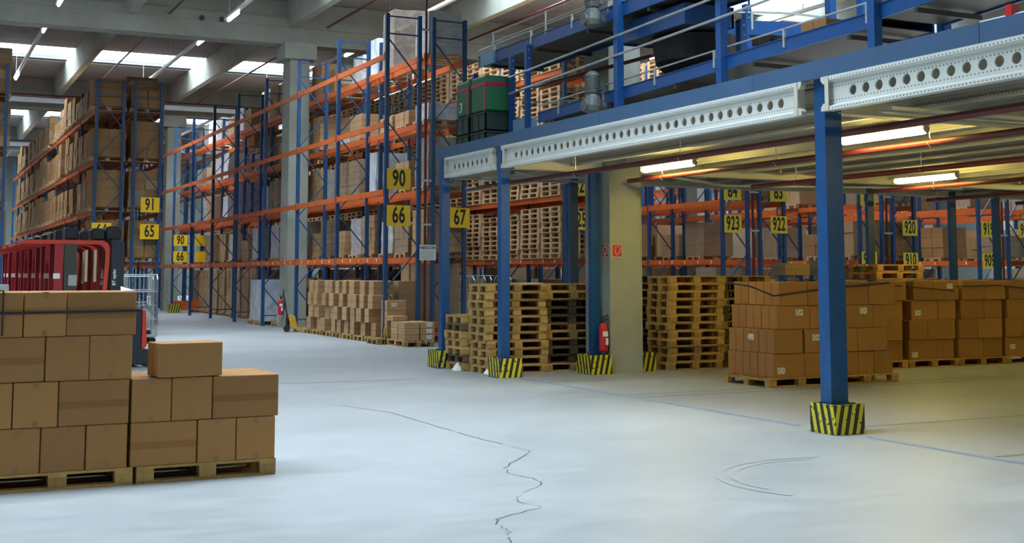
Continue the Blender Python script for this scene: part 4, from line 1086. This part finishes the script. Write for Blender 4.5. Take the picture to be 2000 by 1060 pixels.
# looped rail ends beside the green bins and on the upper conveyor
def loop(name, pts, label, r=.014):
    tag(MB().tube(pts, r, 8).build(name, M_galv, org=pts[0]), label, 'rail')
def arc(x, y, z, r, a0, a1, n=10, ry=None): return [(x+r*math.cos(a0+(a1-a0)*i/n), y+(ry or r)*math.sin(a0+(a1-a0)*i/n), z) for i in range(n+1)]
loop('guide_rail', [(10.2, 22.3, 5.15), (10.05, 22.0, 5.15)]+arc(10.35, 21.6, 5.15, .3, PI*.8, PI*1.5)+[(10.9, 20.9, 5.05), (11.2, 20.0, 5.0)], 'upper curved guide rail in front of the green bin')
loop('guide_rail', [(10.2, 22.3, 4.78), (10.05, 22.0, 4.78)]+arc(10.35, 21.6, 4.78, .3, PI*.8, PI*1.5)+[(10.9, 20.9, 4.68), (11.2, 20.0, 4.63)], 'lower curved guide rail in front of the green bin')
t = thing('looped_rail', (10.2, 21.9, 6.1), 'double looped guide rail at the far end of the upper conveyor', 'rail')
for z in (6.28, 6.46): MB().tube([(10.2, 12, z), (10.2, 21.6, z)]+[(10.2+.22-.22*math.cos(a), 21.6+.3*math.sin(a), z) for a in [PI*k/10 for k in range(1, 10)]]+[(10.64, 21.5, z-.0), (10.64, 21.3, z)], .013, 8).build('rail', M_galv, t)
for y in (21.6, 19.4, 17.2, 15.0): MB().bar((10.19, y, 6.05), (10.19, y, 6.48), .03, .02).build('rail_bracket', M_galv, t)
tag(MB().box(10.14, 21.5, 5.86, 10.6, 22.1, 6.10).box(10.2, 21.55, 6.10, 10.5, 21.75, 6.14).build('drive_box', mat('light_blue_drive_cover', (.16, .30, .46), .4), org=(10.3, 21.8, 5.86)), 'light blue drive cover at the end of the upper conveyor', 'drive box')
tag(MB().box(10.1, 20.05, 4.30, 10.34, 20.55, 4.62).build('drive_box', mat('light_blue_drive_cover', (.16, .30, .46), .4), org=(10.2, 20.3, 4.3)), 'light blue drive cover low between two blue conveyor posts', 'drive box')
# geared motors
def motor(x, y, z, label, s_=1.0):
    t = thing('gear_motor', (x, y, z), label, 'motor', 'grey gear motors')
    k = s_
    MB().lathe((x, y, z+.30*k), [(.09*k, 0), (.11*k, .02*k), (.11*k, .28*k), (.10*k, .30*k), (.05*k, .34*k)], 16).build('motor_body', M_motor, t)
    for i in range(8): MB().lathe((x, y, z+(.34+.03*i)*k), [(.118*k, 0), (.118*k, .008*k)], 16).build('cooling_fin', M_motor, t)
    MB().lathe((x, y, z), [(.06*k, 0), (.13*k, .04*k), (.15*k, .12*k), (.13*k, .22*k), (.08*k, .30*k)], 16).build('gearbox', M_motor, t)
    MB().tube([(x-.16*k, y, z+.12*k), (x+.2*k, y, z+.12*k)], .09*k, 14).build('output_hub', M_motor, t)
    MB().box(x+.06*k, y-.07*k, z+.36*k, x+.16*k, y+.07*k, z+.5*k).build('terminal_box', M_motor, t)
motor(9.98, 17.36, 4.36, 'grey gear motor low on the mezzanine edge conveyor', 1.1)
motor(9.98, 17.36, 5.78, 'grey gear motor hung on the upper conveyor', 1.1)
# curved conveyor behind
t = thing('curved_conveyor', (12.5, 14.5, 5.3), 'curved blue conveyor bend with black underside behind the posts', 'conveyor')
def arcband(cx, cy, r, z0, z1, a0, a1, n, m, nm, th=.03):
    mb = MB(); vs = []; fs = []
    for i in range(n+1):
        a = a0+(a1-a0)*i/n
        for rr_, zz in ((r, z0), (r+th, z0), (r+th, z1), (r, z1)): vs.append((cx+rr_*math.cos(a), cy+rr_*math.sin(a), zz))
    for i in range(n):
        for k in range(4): fs.append((4*i+k, 4*i+(k+1) % 4, 4*i+4+(k+1) % 4, 4*i+4+k))
    mb.add(vs, fs); mb.build(nm, m, t)
CX, CY, CR = 13.9, 18.9, 2.1
arcband(CX, CY, CR, 5.86, 6.10, PI*1.12, PI*1.85, 28, M_cblue, 'outer_side_band')
arcband(CX, CY, CR-1.0, 5.86, 6.10, PI*1.12, PI*1.85, 22, M_cblue, 'inner_side_band')
arcband(CX, CY, CR-.97, 5.88, 5.93, PI*1.12, PI*1.85, 28, M_belt, 'belt', .96)
arcband(CX, CY, CR, 6.24, 6.27, PI*1.12, PI*1.85, 24, M_galv, 'guide_rail', .025)
for a in (1.15, 1.35, 1.55, 1.75): MB().bar((CX+(CR+.02)*math.cos(PI*a), CY+(CR+.02)*math.sin(PI*a), 5.95), (CX+(CR+.02)*math.cos(PI*a), CY+(CR+.02)*math.sin(PI*a), 6.27), .04).build('rail_bracket', M_galv, t)
for a in (1.2, 1.45, 1.7): MB().bar((CX+(CR-.5)*math.cos(PI*a), CY+(CR-.5)*math.sin(PI*a), 4.1), (CX+(CR-.5)*math.cos(PI*a), CY+(CR-.5)*math.sin(PI*a), 5.88), .1).build('leg', M_cblue, t)
# return conveyor with hanging gusset plates
t2 = conveyor(12.2, 20.4, 5.15, 12.2, 17.6, 5.2, .8, 'short blue transfer conveyor on gusset plates behind the hand rails', .22, False)
for y in (20.1, 19.3, 18.2):
    MB().prism([(y-.22, 5.05), (y+.22, 5.05), (y+.10, 4.85), (y+.05, 4.12), (y-.05, 4.12), (y-.10, 4.85)], 'x', 12.15, 12.18).build('gusset_leg', M_cblue, t2)
tag(MB().bar((12.6, 12.0, 6.55), (16.5, 11.6, 6.55), .5, .06).build('cable_tray', M_cblue, org=(13, 12, 6.5)), 'flat blue cable tray high behind the curved conveyor', 'cable tray')
for i, (a, b) in enumerate((((11.22, 21.9, 5.5), (11.25, 17.5, 5.45)), ((12.6, 16.0, 6.9), (16.2, 12.0, 6.9)), ((13.6, 16.5, 7.0), (17.2, 13.0, 7.05)))):
    tag(MB().tube([a, b], .035, 8).build('sprinkler_pipe', M_pipe, org=a), 'dark red pipe running %s' % ('behind the hand rails on the mezzanine', 'above the curved conveyor, nearer one', 'above the curved conveyor, farther one')[i], 'pipe')
MBv = MB().tube([(14.6, 14.8, 6.3), (14.6, 14.8, 7.4)], .04, 8)
tag(MBv.build('sprinkler_riser', M_pipe, org=(14.6, 14.8, 6.3)), 'short dark red riser above the curved conveyor', 'pipe')
tag(MB().tube([(10.05, 9.3, 4.36), (10.05, 3, 4.36)], .05, 10).build('round_duct', mat('pale_blue_tube', (.35, .5, .6), .35), org=(10, 9, 4.3)), 'pale blue round tube above the fascia at the upper right', 'tube')
tag(MB().box(9.99, 8.86, 4.2, 10.11, 8.94, 4.5).build('pipe_clamp', M_exred, org=(10, 8.9, 4.2)), 'small red clamp holding the pale blue tube', 'clamp')
carton(13.0, 14.0, 6.30-.19, .5, .6, .25, '', '', 0) if False else None
for i, (x, y, z, w, d, h) in enumerate(((13.9, 17.3, 5.94, .5, .5, .25), (10.75, 12.6, 4.80, .35, .5, .27), (12.9, 17.6, 5.94, .4, .4, .25))):
    tag(MB().box(x-w/2, y-d/2, z, x+w/2, y+d/2, z+h).build('cardboard_box', M_cbt, org=(x, y, z), bevel=.005), ('carton riding on the curved conveyor', 'carton riding on the lower conveyor near the tall post', 'carton at the start of the curved conveyor')[i], 'box', 'cartons on the conveyors')
# green bins on dark crates
for i, (x, y, w, d) in enumerate(((10.02, 22.0, .62, .60), (10.02, 21.25, .62, .66))):
    for k in range(2):
        t = thing('plastic_crate', (x, y-.35+.7*k*.9 if False else y, 4.10+.36*k), 'dark green crate under the %s green bin, %s' % (('farther', 'nearer')[i], ('lower one', 'upper one')[k]), 'crate', 'dark crates under the green bins')
        z = 4.10+.36*k; mb = MB()
        for (a, b, c, e) in ((x-w/2, y-d/2, x+w/2, y-d/2+.02), (x-w/2, y+d/2-.02, x+w/2, y+d/2), (x-w/2, y-d/2, x-w/2+.02, y+d/2), (x+w/2-.02, y-d/2, x+w/2, y+d/2)): mb.box(a, b, z, c, e, z+.345)
        mb.box(x-w/2, y-d/2, z, x+w/2, y+d/2, z+.02).build('shell', M_dgreen, t)
        MB().box(x-w/2-.015, y-d/2-.015, z+.32, x+w/2+.015, y+d/2+.015, z+.35).build('rim', M_dgreen, t)
        for a in (-.28, 0, .28): MB().box(x-w/2-.012, y+a-.012, z, x-w/2, y+a+.012, z+.32).build('rib', M_dgreen, t)
    z = 4.83
    t = thing('green_bin', (x, y, z), ('farther green plastic bin bound with red tape, marked with a white hook sign', 'nearer green plastic bin bound with red tape')[i], 'bin', 'green bins on the mezzanine')
    MB().prism([(x-w/2, y-d/2), (x+w/2, y-d/2), (x+w/2, y+d/2), (x-w/2, y+d/2)], 'z', z, z+.68).build('body', M_green, t, bevel=.03)
    MB().box(x-w/2-.008, y-d/2-.008, z+.48, x+w/2+.008, y+d/2+.008, z+.55).box(x-w/2-.008, y-d/2-.002, z, x-w/2, y-d/2+.08, z+.5).build('red_tape', mat('red_tape', (.36, .012, .04), .35), t)
    if i == 0:
        x_ = x-w/2-.012; mb = MB()
        pts = [(.05, .26), (-.03, .26), (-.03, .12), (.0, .09), (.04, .09), (.06, .12)]
        for (a, b), (c, e) in zip(pts, pts[1:]): mb.bar((x_, y+.05+a, z+b), (x_, y+.05+c, z+e), .004, .02)
        mb.build('white_mark', M_white, t)

# ------------------------------------------------------------------ red reach trucks parked in a row
def truck(y, first, idx, label):
    x = 2.95
    t = thing('reach_truck', (x, y, 0), label, 'forklift', 'parked red reach trucks')
    t['i'] = idx
    W2 = .50
    MB().prism([(-1.0, .10), (.45, .10), (.45, 1.0), (.30, 1.14), (-.30, 1.14), (-.45, .98), (-1.0, .98)], 'y', y-W2, y+W2).build('chassis', M_mast, t, org=(0, y, 0), bevel=.03).location.x = 0
    MB().prism([(-1.03, .28), (-.55, .28), (-.40, 1.02), (-.95, 1.02)], 'y', y-W2-.01, y+W2+.01).build('rear_cover', M_red, t, org=(0, y, 0), bevel=.03)
    # curved overhead guard: roof bending down into the front posts
    def gp(off):
        r = .16; cx_, cz = .56-r-off, 2.40-r-off; rr_ = r
        arcp = [(cx_+rr_*math.cos(a), cz+rr_*math.sin(a)) for a in [PI/2-PI/2*k/6 for k in range(7)]]
        return [(-.98, 2.40-off)]+arcp+[(.56-off, 2.0), (.50-off, 1.1)]
    outp, inp = gp(0), gp(.075)
    poly = outp+inp[::-1]
    for yy in (-W2, W2-.07): MB().prism(poly, 'y', y+yy, y+yy+.07).build('guard_post', M_red, t, org=(0, y, 0))
    MB().box(-.98, y-W2+.07, 2.335, .36, y+W2-.07, 2.385).build('guard_roof', M_red, t, org=(0, y, 0))
    for yy in (-W2, W2-.09): MB().box(-.42, y+yy, 1.0, -.27, y+yy+.09, 2.33).build('rear_post', mat('truck_dark_red', (.33, .02, .03), .4), t, org=(0, y, 0))
    MB().box(-.25, y-W2-.0, 1.0, -.03, y-W2+.05, 2.33).build('side_screen', mat('olive_dark_panel', (.045, .045, .03), .5), t, org=(0, y, 0))
    MB().box(-.17, y-W2-.006, 1.55, -.02+.0, y-W2, 1.75).build('notice', mat('grey_notice', (.35, .36, .36), .5), t, org=(0, y, 0))
    for xx in (.12, .28): MB().box(xx, y-W2+.02, 1.62, xx+.05, y-W2+.03, 2.22).build('hanging_strap', mat('pale_strap', (.42, .36, .24), .6), t, org=(0, y, 0))
    MB().box(-.44, y-W2-.008, 1.68, -.32, y-W2, 1.78).build('number_plate', M_white, t, org=(0, y, 0))
    MB().prism([(-.25, 1.14), (.05, 1.14), (.05, 1.28), (-.12, 1.34), (-.15, 1.75), (-.25, 1.75)], 'y', y-.22, y+.22).build('seat', M_black, t, org=(0, y, 0), bevel=.03)
    MB().lathe((.25, y, 1.14), [(.03, 0), (.03, .16), (.14, .17), (.14, .20)], 14).build('steering_wheel', M_black, t, org=(0, y, 0))
    m_ = MB().box(.60, y-W2+.02, .12, .72, y-W2+.14, 2.42).box(.60, y+W2-.14, .12, .72, y+W2-.02, 2.42).box(.72, y-W2+.08, .12, .80, y-W2+.2, 2.36).box(.72, y+W2-.2, .12, .80, y+W2-.08, 2.36)
    for z in (.4, 1.2, 2.3): m_.box(.62, y-W2+.1, z, .70, y+W2-.1, z+.1)
    m_.box(.585, y-W2, 1.05, .60, y+W2, 2.35)
    mo = m_.build('mast', M_mast, t, org=(0, y, 0))
    MB().box(.585, y-W2, 1.05, .83, y-W2+.02, 2.38).build('mast_side_plate', M_mast, t, org=(0, y, 0))
    for (a, b, h) in ((.25, .50, .22), (-.22, .02, .24), (.52, .80, .26)):
        MB().prism([(a, 2.42), (b, 2.42), (b, 2.42+h*.8), (b-.05, 2.42+h), (a+.03, 2.42+h), (a, 2.42+h*.9)], 'y', y-.25, y+.25).build('mast_head', M_black, t, org=(0, y, 0), bevel=.02)
    for s_ in (-1, 1):
        MB().prism([(.45, .06), (1.52, .06), (1.52, .22), (1.3, .34), (.45, .40)], 'y', y+s_*(W2-.08)-.07, y+s_*(W2-.08)+.07).build('outrigger', M_mast, t, org=(0, y, 0))
        MB().tube([(1.30, y+s_*(W2-.08)-.05, .12), (1.30, y+s_*(W2-.08)+.05, .12)], .12, 16).build('wheel', M_rubber, t, org=(0, y, 0))
    MB().tube([(-.55, y-.2, .16), (-.55, y+.2, .16)], .16, 18).build('wheel', M_rubber, t, org=(0, y, 0))
    MB().box(.98, y-W2+.05, .05, 1.20, y+W2-.05, 1.08).build('battery_cover', M_mast, t, org=(0, y, 0), bevel=.015)
    MB().prism([(1.205, .30), (1.30, .40), (1.27, 1.06), (1.205, 1.08)], 'y', y-W2+.05, y-W2+.35).build('orange_cover', M_red, t, org=(0, y, 0))
    MB().bar((.84, y-W2+.06, 1.15), (.84, y-W2+.06, 1.42), .09, .04).build('red_lever_cover', M_red, t, org=(0, y, 0))
    MB().lathe((1.03, y-W2+.25, 1.08), [(.05, 0), (.06, .04), (.03, .08)], 10).build('beacon', mat('orange_lens', (.8, .12, .01), .3), t, org=(0, y, 0))
    cu = bpy.data.curves.new('lettering', 'FONT'); cu.body = 'BT optio'; cu.size = .085; cu.extrude = .001; cu.offset = .002; cu.materials.append(M_white)
    o = text_mesh('lettering', cu, t, (.68, -W2-.004, 1.55)); o.rotation_euler = (PI/2, -PI/2, 0)
    for ch in t.children: pass
    return t
T0 = truck(24.5+.5, True, 0, 'nearest red reach truck, its mast lettered in white, behind the foreground cartons')
for k in range(1, 9):
    dup(T0, (2.95+R.uniform(-.05, .05), 25.0+1.62*k, 0), R.uniform(-.02, .02), 'parked red reach truck, %s in the row counted from the nearest' % ORD[k+1])

# grey cabinet, red block behind the foreground cartons
t = thing('grey_cabinet', (1.2, 22.9, 0), 'grey steel cabinet at far left behind the foreground cartons', 'cabinet')
MB().box(.7, 22.6, 0, 1.62, 23.2, 1.59).build('body', M_skin, t, bevel=.01); MB().box(.75, 22.58, .1, 1.57, 22.6, 1.5).build('door', M_skin, t)
MB().box(1.25, 22.57, 1.38, 1.45, 22.58, 1.45).build('name_plate', M_white, t)
t = thing('red_charger', (1.4, 21.6, 0), 'low dark red machine cover with grey lid beside the red trucks', 'machine')
MB().prism([(1.15, 0), (1.62, 0), (1.62, 1.38), (1.18, 1.40)], 'y', 21.3, 21.9).build('body', mat('truck_dark_red', (.33, .02, .03), .4), t, bevel=.02)
MB().box(1.12, 21.27, 1.40, 1.64, 21.93, 1.44).build('lid', M_skin, t)
tag(MB().box(.1, 28.5, 0, 1.3, 29.4, 1.78).build('red_tool_cabinet', mat('truck_dark_red', (.33, .02, .03), .4), org=(.7, 29, 0), bevel=.02), 'dark red cabinet standing behind the grey cabinet', 'cabinet')

# hand pallet jack
def jack(x, y, rz, label):
    t = thing('pallet_jack', (x, y, 0), label, 'pallet jack', None, rz)
    def P(nm, mb, m, **k): return link(nm, mb.mesh(nm, m, (0, 0, 0), **k), t)
    for s_ in (-.2, .2): P('fork', MB().prism([(.25, .06), (1.35, .04), (1.40, .07), (1.35, .10), (.25, .14)], 'y', s_-.08, s_+.08), M_handyel)
    P('lift_frame', MB().prism([(.12, .10), (.32, .10), (.22, .48), (.02, .52), (.02, .46)], 'y', -.26, .26), M_handyel, bevel=.01)
    P('pump', MB().lathe((0, 0, .12), [(.06, 0), (.06, .3), (.04, .42)], 12), M_black)
    for s_ in (-.07, .07): P('steer_wheel', MB().tube([(-.02, s_-.03, .10), (-.02, s_+.03, .10)], .10, 18), M_rubber)
    for s_ in (-.2, .2): P('load_roller', MB().tube([(1.2, s_-.05, .04), (1.2, s_+.05, .04)], .038, 12), M_rubber)
    P('handle_shaft', MB().tube([(0, 0, .4), (-.10, 0, 1.0)], .022, 10), M_black)
    lp = [(-.10, 0, 1.0), (-.11, .06, 1.05), (-.125, .15, 1.14), (-.13, .17, 1.22), (-.135, .12, 1.30), (-.14, 0, 1.32), (-.135, -.12, 1.30), (-.13, -.17, 1.22), (-.125, -.15, 1.14), (-.11, -.06, 1.05), (-.10, 0, 1.0)]
    P('loop_handle', MB().tube(lp, .016, 8), M_black)
    return t
jack(10.65, 37.35, -.25, 'yellow hand pallet jack with black loop handle beside the carton wall')

# wire roll containers
def rollcage(x, y, w, d, h, label, shelves=0, fill=True):
    t = thing('roll_container', (x, y, 0), label, 'roll container', 'wire roll containers')
    MB().box(x-w/2, y-d/2, .16, x+w/2, y+d/2, .2).build('base', M_galv, t)
    for sx in (-1, 1):
        for sy in (-1, 1): MB().tube([(x+sx*(w/2-.08), y+sy*(d/2-.08)-.02, .08), (x+sx*(w/2-.08), y+sy*(d/2-.08)+.02, .08)], .08, 12).build('caster', M_rubber, t)
    for sx in (-1, 1):
        mb = MB(); xx = x+sx*w/2; r_ = .12
        mb.tube([(xx, y-d/2, .2), (xx, y-d/2, h-r_), (xx, y-d/2+r_, h), (xx, y+d/2-r_, h), (xx, y+d/2, h-r_), (xx, y+d/2, .2)], .013, 6)
        for k in range(1, 6): mb.tube([(xx, y-d/2+d*k/6, .2), (xx, y-d/2+d*k/6, h)], .005, 5, cap=False)
        for z in (.6, 1.1): mb.tube([(xx, y-d/2, z), (xx, y+d/2, z)], .006, 5, cap=False)
        mb.build('side_gate', M_galv, t)
    mb = MB()
    for z in (.5, .9, 1.3, h): mb.tube([(x-w/2, y+d/2, z), (x+w/2, y+d/2, z)], .010, 6)
    for k in range(1, 6): mb.tube([(x-w/2+w*k/6, y+d/2, .2), (x-w/2+w*k/6, y+d/2, h)], .005, 5, cap=False)
    mb.build('rear_gate', M_galv, t)
    for k in range(shelves): MB().box(x-w/2, y-d/2, .6+.35*k, x+w/2, y+d/2, .62+.35*k).build('shelf', M_galv, t)
    return t
rollcage(15.0, 32.0, .8, 1.1, 1.72, 'wire roll container behind the left pallet stack, nearest one')
rollcage(15.0, 33.3, .8, 1.1, 1.72, 'wire roll container behind the left pallet stack, second one')
rollcage(15.1, 34.7, .8, 1.1, 1.68, 'wire roll container behind the left pallet stack, third one')
rollcage(5.45, 33.0, .85, .8, 1.75, 'wire shelf trolley right of the nearest red truck mast', 3)
rollcage(6.1, 37.2, .85, .8, 1.7, 'wire shelf trolley farther back, right of the red trucks', 3)
